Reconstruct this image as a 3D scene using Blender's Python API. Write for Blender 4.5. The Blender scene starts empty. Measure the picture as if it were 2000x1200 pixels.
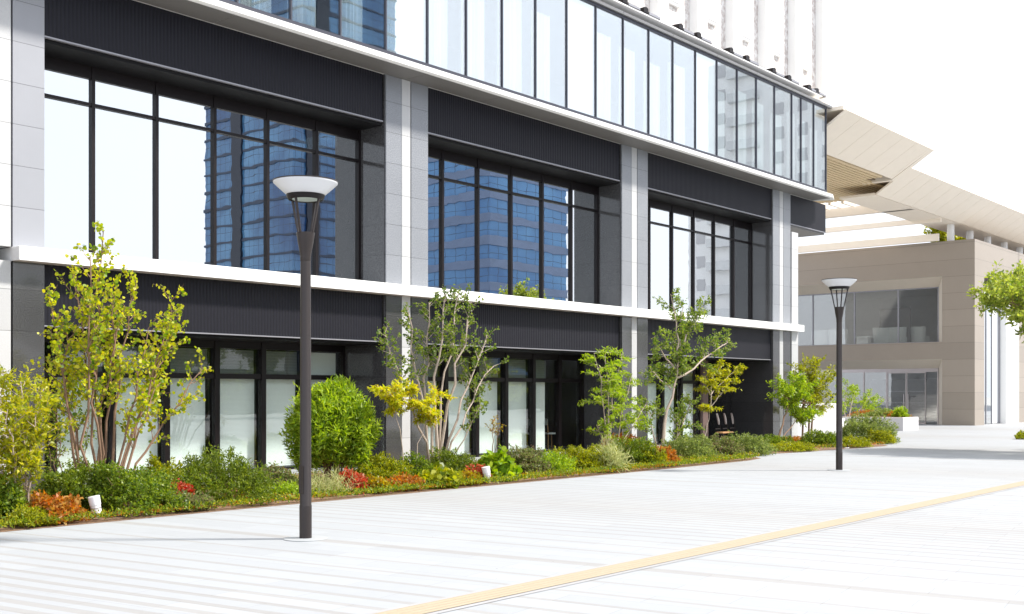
import bpy, math, random
import numpy as np
from mathutils import Vector
S = bpy.context.scene
COL = S.collection
R = math.radians
PI = math.pi
# ---------------------------------------------------------------- camera
F_PX = 2190.0; HOR = 766.0; CAM_H = 1.6
TH = math.atan(1850/F_PX)                       # the long facade runs along +X, its inside is +Y
cam = bpy.data.cameras.new("camera"); camo = bpy.data.objects.new("camera", cam); COL.objects.link(camo)
camo.location = (0, 0, CAM_H); camo.rotation_euler = (R(90), 0, TH - R(90))
cam.sensor_width = 36; cam.lens = 36*F_PX/2000; cam.shift_y = (HOR-600)/2000
cam.clip_start = 0.1; cam.clip_end = 3000
S.camera = camo
S.render.resolution_x = 1024; S.render.resolution_y = 614
# ---------------------------------------------------------------- light
SUN_AZ, SUN_EL = R(-48), R(48)                  # angle from +X; behind and right of the plaza
W = bpy.data.worlds.new("World"); S.world = W; W.use_nodes = True
nt = W.node_tree; nt.nodes.clear()
sky = nt.nodes.new('ShaderNodeTexSky'); sky.sky_type = 'NISHITA'; sky.sun_disc = False
sky.sun_elevation = SUN_EL; sky.sun_rotation = R(90) - SUN_AZ; sky.dust_density = 3; sky.ozone_density = 1.5
tc = nt.nodes.new('ShaderNodeTexCoord'); nz = nt.nodes.new('ShaderNodeTexNoise'); nz.inputs['Scale'].default_value = 2.2
nz.inputs['Detail'].default_value = 6
rp = nt.nodes.new('ShaderNodeValToRGB'); rp.color_ramp.elements[0].position = .3; rp.color_ramp.elements[1].position = .62
rp.color_ramp.elements[0].color = (.72, .72, .72, 1); rp.color_ramp.elements[1].color = (.97, .97, .97, 1)
mx = nt.nodes.new('ShaderNodeMixRGB'); mx.inputs[2].default_value = (6.4, 6.7, 7.25, 1)   # thin bright cloud
bg = nt.nodes.new('ShaderNodeBackground'); bg.inputs[1].default_value = 0.12
wo = nt.nodes.new('ShaderNodeOutputWorld')
L = nt.links.new
L(tc.outputs['Generated'], nz.inputs['Vector']); L(nz.outputs[0], rp.inputs[0]); L(rp.outputs[0], mx.inputs[0])
L(sky.outputs[0], mx.inputs[1]); L(mx.outputs[0], bg.inputs[0]); L(bg.outputs[0], wo.inputs[0])
sl = bpy.data.lights.new("sun", 'SUN'); sl.energy = 3.6; sl.angle = R(5); sl.color = (1, .95, .87)
so = bpy.data.objects.new("sun", sl); COL.objects.link(so)
sd = Vector((math.cos(SUN_AZ)*math.cos(SUN_EL), math.sin(SUN_AZ)*math.cos(SUN_EL), math.sin(SUN_EL)))
so.rotation_euler = sd.to_track_quat('Z', 'Y').to_euler(); so.location = sd*50
S.view_settings.view_transform = 'Standard'; S.view_settings.look = 'None'
S.view_settings.exposure = 0.92; S.view_settings.gamma = 1
S.render.engine = 'CYCLES'
S.cycles.max_bounces = 8; S.cycles.transparent_max_bounces = 24; S.cycles.volume_bounces = 0
# ---------------------------------------------------------------- helpers
_c, _s = math.cos(TH), math.sin(TH)
def at(px, py, Y):
    """where the sight line through a point of the picture meets the vertical plane at distance Y"""
    a = (px-1000)/F_PX; b = (HOR-py)/F_PX
    t = Y/(_s-a*_c)
    return Vector(((_c+a*_s)*t, Y, CAM_H+b*t))
def ppm(px, Y):                                 # picture pixels per metre there
    return F_PX/((_c*at(px, 0, Y).x)+_s*Y)

ORG = {}
def tag(o, label=None, cat=None, group=None, kind=None):
    if label: o['label'] = label
    if cat: o['category'] = cat
    if group: o['group'] = group
    if kind: o['kind'] = kind
    return o
def thing(name, loc, label, cat, group=None):
    o = bpy.data.objects.new(name, None); COL.objects.link(o); o.location = loc
    o.empty_display_size = .2
    ORG[o.name] = Vector(loc)
    return tag(o, label, cat, group)
def link(name, me, parent=None, org=None):
    o = bpy.data.objects.new(name, me); COL.objects.link(o)
    if parent is not None:
        o.parent = parent; ORG[o.name] = ORG[parent.name]
    else:
        ORG[o.name] = Vector(org or (0, 0, 0)); o.location = ORG[o.name]
    return o
def kids(o): return [c for c in bpy.data.objects if c.parent == o]
def copy_tree(o, loc=None, rz=None, par=None):
    c = o.copy(); COL.objects.link(c); ORG[c.name] = ORG.get(o.name, Vector())
    if par is not None: c.parent = par
    if loc is not None: c.location = loc
    if rz is not None: c.rotation_euler.z = rz
    for k in kids(o): copy_tree(k, par=c)
    return c

class MB:
    def __init__(s): s.v = []; s.f = []; s.sm = []
    def add(s, vs, fs, smooth=False):
        n = len(s.v); s.v += [tuple(v) for v in vs]; s.f += [tuple(i+n for i in f) for f in fs]; s.sm += [smooth]*len(fs); return s
    def box(s, x0, x1, y0, y1, z0, z1):
        return s.add([(x0,y0,z0),(x1,y0,z0),(x1,y1,z0),(x0,y1,z0),(x0,y0,z1),(x1,y0,z1),(x1,y1,z1),(x0,y1,z1)],
                     [(0,3,2,1),(4,5,6,7),(0,1,5,4),(1,2,6,5),(2,3,7,6),(3,0,4,7)])
    def bev(s, x0, x1, y0, y1, z0, z1, b=.01):
        # box with chamfered vertical edges and top
        p = [(x0+b,y0),(x1-b,y0),(x1,y0+b),(x1,y1-b),(x1-b,y1),(x0+b,y1),(x0,y1-b),(x0,y0+b)]
        cx, cy = (x0+x1)/2, (y0+y1)/2
        q = [(a-(b if a > cx else -b), c-(b if c > cy else -b)) for a, c in p]
        vs = [(a,c,z0) for a,c in p]+[(a,c,z1-b) for a,c in p]+[(a,c,z1) for a,c in q]
        fs = [tuple(range(7,-1,-1)), tuple(range(16,24))]
        for k in range(2):
            for i in range(8):
                j = (i+1) % 8; fs.append((k*8+i,k*8+j,k*8+8+j,k*8+8+i))
        return s.add(vs, fs)
    def prism(s, poly, axis, a0, a1):
        """poly = 2d outline, extruded along axis ('x','y','z')"""
        n = len(poly)
        def P(p, a): return {'x': (a,p[0],p[1]), 'y': (p[0],a,p[1]), 'z': (p[0],p[1],a)}[axis]
        vs = [P(p,a0) for p in poly]+[P(p,a1) for p in poly]
        fs = [tuple(range(n-1,-1,-1)), tuple(range(n,2*n))]+[(i,(i+1)%n,n+(i+1)%n,n+i) for i in range(n)]
        return s.add(vs, fs)
    def tube(s, pts, rad, n=8, cap=True):
        pts = [Vector(p) for p in pts]; rings = []
        up = Vector((.13,.31,1)).normalized() if abs((pts[-1]-pts[0]).normalized().z) < .9 else Vector((1,.05,0))
        vs = []
        for i, p in enumerate(pts):
            d = (pts[min(i+1,len(pts)-1)]-pts[max(i-1,0)]).normalized()
            a = d.cross(up).normalized(); b = d.cross(a).normalized()
            r = rad[i] if isinstance(rad, (list, tuple)) else rad
            vs += [p+a*(r*math.cos(2*PI*k/n))+b*(r*math.sin(2*PI*k/n)) for k in range(n)]
        fs = []
        for i in range(len(pts)-1):
            for k in range(n):
                j = (k+1) % n; fs.append((i*n+k,i*n+j,(i+1)*n+j,(i+1)*n+k))
        if cap: fs += [tuple(range(n-1,-1,-1)), tuple(range((len(pts)-1)*n, len(pts)*n))]
        return s.add(vs, fs, True)
    def lathe(s, prof, n=32, cx=0, cy=0, z=0):
        vs = []
        for r, h in prof: vs += [(cx+r*math.cos(2*PI*k/n), cy+r*math.sin(2*PI*k/n), z+h) for k in range(n)]
        fs = []
        for i in range(len(prof)-1):
            for k in range(n):
                j = (k+1) % n; fs.append((i*n+k,i*n+j,(i+1)*n+j,(i+1)*n+k))
        fs += [tuple(range(n-1,-1,-1)), tuple(range((len(prof)-1)*n, len(prof)*n))]
        return s.add(vs, fs, True)
    def build(s, name, mat, parent=None, org=None):
        me = bpy.data.meshes.new(name)
        o0 = ORG[parent.name] if parent is not None else Vector(org or (0,0,0))
        me.from_pydata([(x-o0.x, y-o0.y, z-o0.z) for x, y, z in s.v], [], s.f)
        me.polygons.foreach_set('use_smooth', s.sm)
        me.materials.append(mat); me.update()
        if any(s.sm): me.set_sharp_from_angle(angle=R(40))
        return link(name, me, parent, org)
# ---------------------------------------------------------------- materials
def newmat(name):
    m = bpy.data.materials.new(name); m.use_nodes = True; t = m.node_tree
    b = t.nodes['Principled BSDF']; return m, t, b
def math_(t, op, a, b=None, c=None):
    n = t.nodes.new('ShaderNodeMath'); n.operation = op
    for i, v in enumerate((a, b, c)):
        if v is None: continue
        if isinstance(v, (int, float)): n.inputs[i].default_value = v
        else: t.links.new(v, n.inputs[i])
    return n.outputs[0]
def mixc(t, fac, a, b):
    n = t.nodes.new('ShaderNodeMixRGB')
    for i, v in enumerate((fac, a, b)):
        if isinstance(v, (int, float)): n.inputs[i].default_value = v
        elif isinstance(v, tuple): n.inputs[i].default_value = (*v, 1)
        else: t.links.new(v, n.inputs[i])
    return n.outputs[0]
def noise(t, scale, detail=4, vec=None, rough=.6):
    n = t.nodes.new('ShaderNodeTexNoise'); n.inputs['Scale'].default_value = scale; n.inputs['Detail'].default_value = detail
    n.inputs['Roughness'].default_value = rough
    if vec is None:
        g = t.nodes.new('ShaderNodeNewGeometry'); vec = g.outputs['Position']
    t.links.new(vec, n.inputs['Vector']); return n.outputs[0]
def pos(t):
    g = t.nodes.new('ShaderNodeNewGeometry'); x = t.nodes.new('ShaderNodeSeparateXYZ'); t.links.new(g.outputs['Position'], x.inputs[0])
    return x.outputs, g
def ramp(t, fac, p0, p1, c0, c1):
    n = t.nodes.new('ShaderNodeValToRGB'); e = n.color_ramp.elements
    e[0].position = p0; e[1].position = p1; e[0].color = (*c0, 1); e[1].color = (*c1, 1); t.links.new(fac, n.inputs[0]); return n.outputs[0]
def bump(t, b, h, strength=.3, dist=.01):
    n = t.nodes.new('ShaderNodeBump'); n.inputs['Strength'].default_value = strength; n.inputs['Distance'].default_value = dist
    t.links.new(h, n.inputs['Height']); t.links.new(n.outputs[0], b.inputs['Normal'])
def plain(name, col, rough=.6, metal=0, var=.12, nscale=3, spec=.5):
    m, t, b = newmat(name)
    n = noise(t, nscale, 5)
    c = mixc(t, n, tuple(v*(1-var) for v in col), tuple(min(1, v*(1+var)) for v in col))
    t.links.new(c, b.inputs['Base Color']); b.inputs['Roughness'].default_value = rough
    b.inputs['Metallic'].default_value = metal; b.inputs['Specular IOR Level'].default_value = spec
    return m
def stone(name, c0, c1, rough, zj=.645, z0=.03, spec=.5, speck=160, rib=0, xj=None, coat=0):
    m, t, b = newmat(name); (X, Y, Z), g = pos(t)
    n1 = noise(t, speck, 2, rough=.8); n2 = noise(t, 1.1, 5)
    c = ramp(t, n1, .38, .62, c0, c1)
    c = mixc(t, math_(t, 'MULTIPLY', n2, .35), c, tuple(v*.72 for v in c0))
    # slab to slab tone
    row = math_(t, 'FLOOR', math_(t, 'DIVIDE', math_(t, 'ADD', Z, z0), zj))
    wn = t.nodes.new('ShaderNodeTexWhiteNoise'); wn.noise_dimensions = '1D'; t.links.new(row, wn.inputs['W'])
    hs = t.nodes.new('ShaderNodeHueSaturation'); t.links.new(c, hs.inputs['Color'])
    t.links.new(math_(t, 'MULTIPLY_ADD', wn.outputs['Value'], .14, .93), hs.inputs['Value']); c = hs.outputs[0]
    fr = math_(t, 'FRACT', math_(t, 'DIVIDE', math_(t, 'ADD', Z, z0), zj))
    j = math_(t, 'LESS_THAN', fr, .014)
    if xj:
        fx = math_(t, 'FRACT', math_(t, 'DIVIDE', X, xj)); j = math_(t, 'MAXIMUM', j, math_(t, 'LESS_THAN', fx, .01))
    c = mixc(t, math_(t, 'MULTIPLY', j, .6), c, (.03, .03, .032))
    t.links.new(c, b.inputs['Base Color']); b.inputs['Roughness'].default_value = rough; b.inputs['Specular IOR Level'].default_value = spec
    h = math_(t, 'SUBTRACT', 1.0, j)
    if rib:
        h = math_(t, 'ADD', math_(t, 'MULTIPLY', math_(t, 'PINGPONG', math_(t, 'ADD', X, Y), rib), 6.0), h)
    bump(t, b, h, .5, .006)
    if coat: b.inputs['Coat Weight'].default_value = coat; b.inputs['Coat Roughness'].default_value = .03
    return m
M = {}
M['granite_sky_sheen'] = stone('sky_sheen_granite', (.17,.18,.20), (.37,.385,.415), .3, speck=55)  # sky reflection on the upper columns put into a lighter base colour
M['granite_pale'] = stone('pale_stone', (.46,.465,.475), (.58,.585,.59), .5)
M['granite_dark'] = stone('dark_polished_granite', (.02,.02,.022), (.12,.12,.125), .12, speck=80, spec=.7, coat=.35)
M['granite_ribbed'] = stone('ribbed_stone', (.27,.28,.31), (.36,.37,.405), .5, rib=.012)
M['wall_stone'] = stone('wall_stone', (.3,.3,.3), (.39,.39,.385), .6, zj=.66)
def ribbed(name, c0, rough=.45, step=.035):
    m, t, b = newmat(name); (X, Y, Z), g = pos(t)
    w = math_(t, 'PINGPONG', math_(t, 'ADD', X, Y), step)
    n = noise(t, 2.0, 4)
    st = noise(t, 1.0, 3, vec=None)
    c = mixc(t, math_(t, 'MULTIPLY', w, 1/step), tuple(v*.62 for v in c0), tuple(v*1.25 for v in c0))
    c = mixc(t, math_(t, 'MULTIPLY', n, .4), c, tuple(v*.7 for v in c0))
    t.links.new(c, b.inputs['Base Color']); b.inputs['Roughness'].default_value = rough; b.inputs['Specular IOR Level'].default_value = .25
    bump(t, b, w, .8, .25); return m
M['ribbed_dark'] = ribbed('dark_ribbed_metal', (.009,.009,.0155), .55)
M['dark_metal'] = plain('dark_bronze_metal', (.008,.0055,.0065), .4, spec=.28)
M['band_frame'] = plain('slate_frame', (.05,.052,.07), .4, .3)
M['black'] = plain('black_soffit', (.006,.006,.007), .6, spec=.2)
M['trim'] = plain('light_metal_trim', (.3,.3,.33), .4, .3)
M['white_trim'] = plain('white_painted_metal', (.8,.8,.79), .4, var=.04)
M['soffit'] = plain('grey_soffit_panel', (.17,.165,.16), .5, var=.05)
M['fascia'] = plain('grey_fascia_panel', (.3,.3,.31), .4, .2, var=.05)
M['pole'] = plain('dark_brown_pole', (.03,.023,.022), .38, .3, nscale=25, spec=.6)
M['lamp_white'] = plain('frosted_white_bowl', (.7,.71,.73), .35, var=.02)
M['brown_post'] = plain('brown_metal_post', (.16,.11,.10), .5)
M['interior'] = plain('interior_wall', (.75,.7,.64), .9)
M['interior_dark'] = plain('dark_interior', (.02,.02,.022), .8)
M['upper_room'] = plain('upper_room_wall', (.12,.12,.12), .9)
M['interior_floor'] = plain('interior_floor', (.12,.1,.09), .5)
M['white_wall'] = plain('white_interior_wall', (.75,.76,.77), .9, var=.03)
M['chair_white'] = plain('white_upholstery', (.8,.8,.78), .7, var=.04)
M['wood'] = plain('orange_wood', (.45,.24,.1), .5)
M['light_metal'] = plain('brushed_metal', (.55,.5,.5), .3, .9)
M['white_plastic'] = plain('white_painted_housing', (.75,.73,.76), .35, var=.03)
M['planter'] = plain('pale_planter_concrete', (.55,.54,.55), .7, var=.06, nscale=20)
M['step'] = plain('white_stone_step', (.72,.71,.7), .6, var=.06, nscale=6)
M['taupe'] = stone('glare_washed_taupe_panel', (.31,.262,.215), (.36,.31,.26), .34, zj=.8, z0=0.03, speck=60, spec=.5)  # base colour lightened to warm tan, standing in for the glare wash
M['taupe_light'] = plain('pale_taupe_reveal', (.62,.55,.46), .5, var=.05)
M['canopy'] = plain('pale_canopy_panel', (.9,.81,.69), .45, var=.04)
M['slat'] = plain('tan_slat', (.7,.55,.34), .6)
M['bark'] = plain('brown_bark', (.23,.14,.09), .8, var=.4, nscale=30)
M['bark_pale'] = plain('pale_bark', (.42,.34,.28), .8, var=.35, nscale=30)
M['mulch'] = plain('leaf_litter_soil', (.2,.12,.075), .95, var=.6, nscale=40)
def glass(name, r0, tint, wav=0, rough=0.0, power=4, gcol=(1,1,1)):
    m = bpy.data.materials.new(name); m.use_nodes = True; t = m.node_tree; t.nodes.clear()
    o = t.nodes.new('ShaderNodeOutputMaterial'); mix = t.nodes.new('ShaderNodeMixShader')
    tr = t.nodes.new('ShaderNodeBsdfTransparent'); tr.inputs[0].default_value = (*tint, 1)
    gl = t.nodes.new('ShaderNodeBsdfGlossy'); gl.inputs['Roughness'].default_value = rough; gl.inputs[0].default_value = (*gcol, 1)
    lw = t.nodes.new('ShaderNodeLayerWeight'); lw.inputs[0].default_value = .5
    p = math_(t, 'POWER', lw.outputs['Facing'], float(power)); fac = math_(t, 'MULTIPLY_ADD', p, 1-r0, r0)
    if wav:
        mp = t.nodes.new('ShaderNodeMapping'); g = t.nodes.new('ShaderNodeNewGeometry'); t.links.new(g.outputs['Position'], mp.inputs[0])
        mp.inputs['Scale'].default_value = (1, 1, 2.2)
        n = noise(t, .9, 2, vec=mp.outputs[0]); bp = t.nodes.new('ShaderNodeBump'); bp.inputs['Strength'].default_value = 1
        bp.inputs['Distance'].default_value = wav; t.links.new(n, bp.inputs['Height']); t.links.new(bp.outputs[0], gl.inputs['Normal'])
    t.links.new(fac, mix.inputs[0]); t.links.new(tr.outputs[0], mix.inputs[1]); t.links.new(gl.outputs[0], mix.inputs[2]); t.links.new(mix.outputs[0], o.inputs[0])
    return m
M['glass_mirror'] = glass('reflective_glass', .66, (.3,.36,.38), wav=.0005, gcol=(.95,.98,1))
M['glass_band'] = glass('clear_tinted_glass', .38, (.95,.99,1), wav=.0004, gcol=(.95,.98,1))
M['glass_low'] = glass('clear_glass', .06, (.965,.995,.985), wav=.0006)
M['glass_pav'] = glass('pavilion_glass', .2, (.85,.87,.86), wav=.001)
def fold(name, col, step, axis='x', transl=0, sat=1):
    m, t, b = newmat(name); (X, Y, Z), g = pos(t)
    v = X if axis == 'x' else Z
    n = noise(t, 1.3, 2)
    w = math_(t, 'PINGPONG', math_(t, 'ADD', v, math_(t, 'MULTIPLY', n, step*1.2 if axis == 'x' else 0)), step)
    c = mixc(t, math_(t, 'MULTIPLY', w, 1/step), tuple(x*.82 for x in col), col)
    t.links.new(c, b.inputs['Base Color']); b.inputs['Roughness'].default_value = .8
    bump(t, b, w, .5, .15 if axis == 'x' else .12)
    return m
M['curtain'] = fold('white_curtain', (.86,.88,.86), .07)
M['blind'] = fold('white_slat_blind', (.93,.96,.94), .0125, 'z')
M['blind_open'] = fold('grey_open_blind', (.22,.23,.22), .03, 'z')
def leafmat(name, cols, transl=.45):
    m = bpy.data.materials.new(name); m.use_nodes = True; t = m.node_tree; t.nodes.clear()
    o = t.nodes.new('ShaderNodeOutputMaterial'); g = t.nodes.new('ShaderNodeNewGeometry')
    r = t.nodes.new('ShaderNodeValToRGB'); t.links.new(g.outputs['Random Per Island'], r.inputs[0])
    r.color_ramp.interpolation = 'LINEAR'
    e = r.color_ramp.elements
    while len(e) > 1: e.remove(e[-1])
    e[0].position = 0; e[0].color = (*cols[0], 1)
    for i, c in enumerate(cols[1:]): x = e.new((i+1)/(len(cols)-1)); x.color = (*c, 1)
    d = t.nodes.new('ShaderNodeBsdfPrincipled'); d.inputs['Roughness'].default_value = .42; d.inputs['Specular IOR Level'].default_value = .35
    tl = t.nodes.new('ShaderNodeBsdfTranslucent'); mix = t.nodes.new('ShaderNodeMixShader'); mix.inputs[0].default_value = transl
    hs = t.nodes.new('ShaderNodeHueSaturation'); hs.inputs['Hue'].default_value = .49; hs.inputs['Saturation'].default_value = 1.1; hs.inputs['Value'].default_value = 1.45
    t.links.new(r.outputs[0], d.inputs['Base Color']); t.links.new(r.outputs[0], hs.inputs['Color']); t.links.new(hs.outputs[0], tl.inputs[0])
    t.links.new(d.outputs[0], mix.inputs[1]); t.links.new(tl.outputs[0], mix.inputs[2]); t.links.new(mix.outputs[0], o.inputs[0])
    return m
LM = {
 'leaf': leafmat('green_tree_leaves', [(.05,.12,.02),(.16,.24,.03),(.3,.37,.06),(.1,.18,.02)]),
 'lime': leafmat('light_lime_leaves', [(.12,.2,.03),(.27,.34,.05),(.42,.47,.09),(.2,.27,.04)], .5),
 'birch': leafmat('yellow_round_leaves', [(.07,.16,.015),(.29,.38,.015),(.50,.52,.02),(.58,.54,.03),(.37,.43,.02),(.14,.24,.02)]),
 'maple': leafmat('yellow_green_maple_leaves', [(.13,.2,.015),(.36,.38,.02),(.54,.5,.03),(.25,.31,.02)]),
 'gold': leafmat('golden_maple_leaves', [(.5,.5,.02),(.6,.58,.03),(.35,.45,.02),(.6,.42,.03)]),
 'fresh': leafmat('fresh_green_leaves', [(.12,.24,.02),(.27,.40,.03),(.42,.53,.06),(.22,.35,.02)]),
 'olive': leafmat('dark_olive_leaves', [(.04,.1,.02),(.12,.19,.025),(.24,.3,.04),(.08,.15,.02)]),
 'dark': leafmat('dark_green_leaves', [(.05,.09,.01),(.13,.2,.02),(.26,.32,.04),(.08,.13,.015)]),
 'mid': leafmat('mid_green_leaves', [(.05,.11,.015),(.14,.22,.02),(.27,.34,.04),(.09,.15,.02)]),
 'yg': leafmat('yellow_green_shrub_leaves', [(.09,.14,.01),(.26,.30,.015),(.44,.44,.03),(.17,.2,.01)]),
 'grey': leafmat('grey_green_leaves', [(.11,.17,.04),(.2,.27,.06),(.33,.38,.11),(.08,.12,.03)]),
 'red': leafmat('red_leaves', [(.35,.04,.02),(.5,.09,.05),(.55,.2,.1),(.25,.08,.02)]),
 'orange': leafmat('orange_leaves', [(.4,.11,.02),(.5,.2,.03),(.45,.28,.06),(.2,.09,.02)]),
 'amber': leafmat('amber_and_green_leaves', [(.4,.3,.02),(.45,.36,.03),(.2,.22,.02),(.4,.16,.02)]),
 'mixed': leafmat('variegated_leaves', [(.08,.14,.03),(.2,.22,.07),(.22,.14,.1),(.12,.2,.03),(.3,.32,.12)]),
 'pale': leafmat('pale_grass_blades', [(.35,.38,.14),(.5,.5,.25),(.25,.32,.08)]),
}
# ---------------------------------------------------------------- ground
def slab(name, poly, z, mat, label=None):
    mb = MB(); mb.add([(x, y, z) for x, y in poly], [tuple(range(len(poly)))]); return mb.build(name, mat)
def paving():
    m, t, b = newmat('striped_paving'); (X, Y, Z), g = pos(t)
    a = R(98.9)
    p = math_(t, 'SUBTRACT', math_(t, 'MULTIPLY', X, math.sin(a)), math_(t, 'MULTIPLY', Y, math.cos(a)))
    nn = noise(t, .35, 2); p = math_(t, 'ADD', p, math_(t, 'MULTIPLY', nn, .05))
    q = math_(t, 'PINGPONG', math_(t, 'ADD', p, -9.3+47.5), 4.75)
    ph = math_(t, 'ADD', math_(t, 'MULTIPLY', q, .9), math_(t, 'MULTIPLY', math_(t, 'MULTIPLY', q, q), .5))
    duty = math_(t, 'MULTIPLY_ADD', math_(t, 'MULTIPLY', math_(t, 'MULTIPLY', q, q), 1/22.6), .62, .09)
    band = math_(t, 'LESS_THAN', math_(t, 'FRACT', ph), duty)
    n1 = noise(t, 7, 6); n2 = noise(t, 90, 3); n3 = noise(t, .22, 3)
    cA = mixc(t, n1, (.325,.345,.37), (.365,.382,.406)); cB = mixc(t, n1, (.28,.275,.272), (.315,.31,.305))
    c = mixc(t, math_(t, 'MULTIPLY', band, .85), cA, cB)
    c = mixc(t, math_(t, 'MULTIPLY', n3, .22), c, (.26,.255,.26))
    st = ramp(t, noise(t, 1.7, 8, rough=.75), .62, .74, (0,0,0), (1,1,1)); c = mixc(t, math_(t, 'MULTIPLY', st, .28), c, (.2,.195,.19))
    sp = math_(t, 'GREATER_THAN', noise(t, 14, 1), .79); c = mixc(t, math_(t, 'MULTIPLY', sp, .5), c, (.15,.14,.14))
    # transverse slab joints
    br = t.nodes.new('ShaderNodeTexBrick'); br.offset = .5; br.inputs['Scale'].default_value = 1
    br.inputs['Brick Width'].default_value = 1.2; br.inputs['Row Height'].default_value = .3; br.inputs['Mortar Size'].default_value = .004
    br.inputs['Color1'].default_value = (1,1,1,1); br.inputs['Color2'].default_value = (.93,.93,.93,1); br.inputs['Mortar'].default_value = (.8,.79,.78,1)
    mp = t.nodes.new('ShaderNodeMapping'); mp.inputs['Rotation'].default_value = (0, 0, -a); t.links.new(g.outputs['Position'], mp.inputs[0]); t.links.new(mp.outputs[0], br.inputs['Vector'])
    ml = t.nodes.new('ShaderNodeMixRGB'); ml.blend_type = 'MULTIPLY'; ml.inputs[0].default_value = 1; t.links.new(c, ml.inputs[1]); t.links.new(br.outputs[0], ml.inputs[2])
    t.links.new(ml.outputs[0], b.inputs['Base Color']); b.inputs['Roughness'].default_value = .7
    bump(t, b, math_(t, 'ADD', n2, br.outputs['Fac']), .12, .004)
    return m
M['paving'] = paving()
def rect(x0, x1, y0, y1): return [(x0,y0),(x1,y0),(x1,y1),(x0,y1)]
gm = plain('distant_ground', (.4,.4,.39), .9)
tag(slab('ground', rect(-240, 320, -280, 260), -.01, gm), kind='structure')
tag(slab('plaza_pavement', rect(-60, 120, -70, 70), 0, M['paving']), kind='structure')
def tactile():
    m, t, b = newmat('yellow_tactile_tile'); (X, Y, Z), g = pos(t)
    n = noise(t, 12, 4); c = mixc(t, n, (.30,.245,.17), (.34,.285,.205))
    j = math_(t, 'LESS_THAN', math_(t, 'FRACT', math_(t, 'DIVIDE', X, .3)), .02)
    c = mixc(t, math_(t, 'MULTIPLY', j, .35), c, (.3,.22,.12))
    t.links.new(c, b.inputs['Base Color']); b.inputs['Roughness'].default_value = .65; return m
M['tactile'] = tactile(); M['grey_border'] = plain('grey_border_tile', (.335,.335,.345), .8)
# tactile guiding line with raised bars, and the crossing one near the camera
tag(slab('path_border', rect(-40, 90, 5.62, 6.02), .004, M['grey_border']), kind='structure')
mb = MB(); mb.add([(-40,5.68,.008),(90,5.68,.008),(90,5.96,.008),(-40,5.96,.008)], [(0,1,2,3)])
for k in range(4):
    y = 5.715+k*.068; mb.prism([(y-.014,.008),(y+.014,.008),(y+.008,.013),(y-.008,.013)], 'x', -40, 90)
tag(mb.build('tactile_path', M['tactile']), kind='structure')
ca, sa = math.cos(R(98.9)), math.sin(R(98.9))
def along(p, s): return (p*sa+s*ca, -p*ca+s*sa)
tag(slab('crossing_tactile_path', [along(4.22,4.6),along(4.50,4.6),along(4.50,13),along(4.22,13)][::1], .012, M['tactile']), kind='structure')
# planting beds
bed1 = [(-6,12.72),(9,12.7),(20,12.58),(23.6,12.66),(24.5,12.85),(25.0,13.4),(25.1,15),(25.0,17.15),(-6,17.15)]
bed2 = [(26.0,13.7),(27,13.45),(30,13.15),(32.6,12.95),(33.3,13.4),(33.5,14.6),(33.3,16.2),(30.5,16.6),(26,16.6)]
soil = []
for nm, b in (('bed_soil', bed1), ('bed_soil', bed2)):
    mb = MB(); mb.prism(b, 'z', .002, .008)
    tag(mb.build(nm, M['mulch']), kind='structure')
# ---------------------------------------------------------------- office building
PIT = 8.69; X1, X2, X3, X0 = 16.27, 24.95, 33.64, 7.58
B = thing('office_building', (20, 18, 0), 'dark office building with glass upper band and white ledge beside the planted bed', 'building')
COLZ = 8.27
def column(x, last=False):
    z1 = 3.64; z2 = 3.86
    c = MB()
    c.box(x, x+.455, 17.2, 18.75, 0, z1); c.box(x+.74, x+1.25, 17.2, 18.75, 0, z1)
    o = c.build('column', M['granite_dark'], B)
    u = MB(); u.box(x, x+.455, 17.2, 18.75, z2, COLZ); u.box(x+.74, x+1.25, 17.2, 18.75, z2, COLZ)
    (u.build('column_shaft', M['granite_sky_sheen'] if x > 8 else M['granite_ribbed'], o))
    p = MB(); p.box(x+.457, x+.705, 17.195, 18.74, 0, z1); p.box(x+.457, x+.705, 17.195, 18.74, z2, COLZ)
    p.build('pale_strip', M['granite_pale'], o)
    g = MB(); g.box(x+.708, x+.738, 17.26, 18.74, 0, z1); g.box(x+.708, x+.738, 17.26, 18.74, z2, COLZ)
    g.build('seam', M['black'], o)
    # dark polished side wall of the reveal, facing the bay on its left
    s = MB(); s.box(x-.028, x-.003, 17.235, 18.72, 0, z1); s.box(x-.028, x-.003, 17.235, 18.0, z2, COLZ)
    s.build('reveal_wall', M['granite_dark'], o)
for x in (X0, X1, X2, X3): column(x)
w = MB(); w.box(34.93, 35.4, 17.17, 30, 0, 3.64); w.box(34.93, 35.4, 17.17, 30, 3.86, 7.0)
w.build('end_wall', M['granite_pale'], B)
w = MB(); w.box(-6, X0-.02, 17.22, 19, 0, COLZ); w.build('wall', M['wall_stone'], B)
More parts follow.
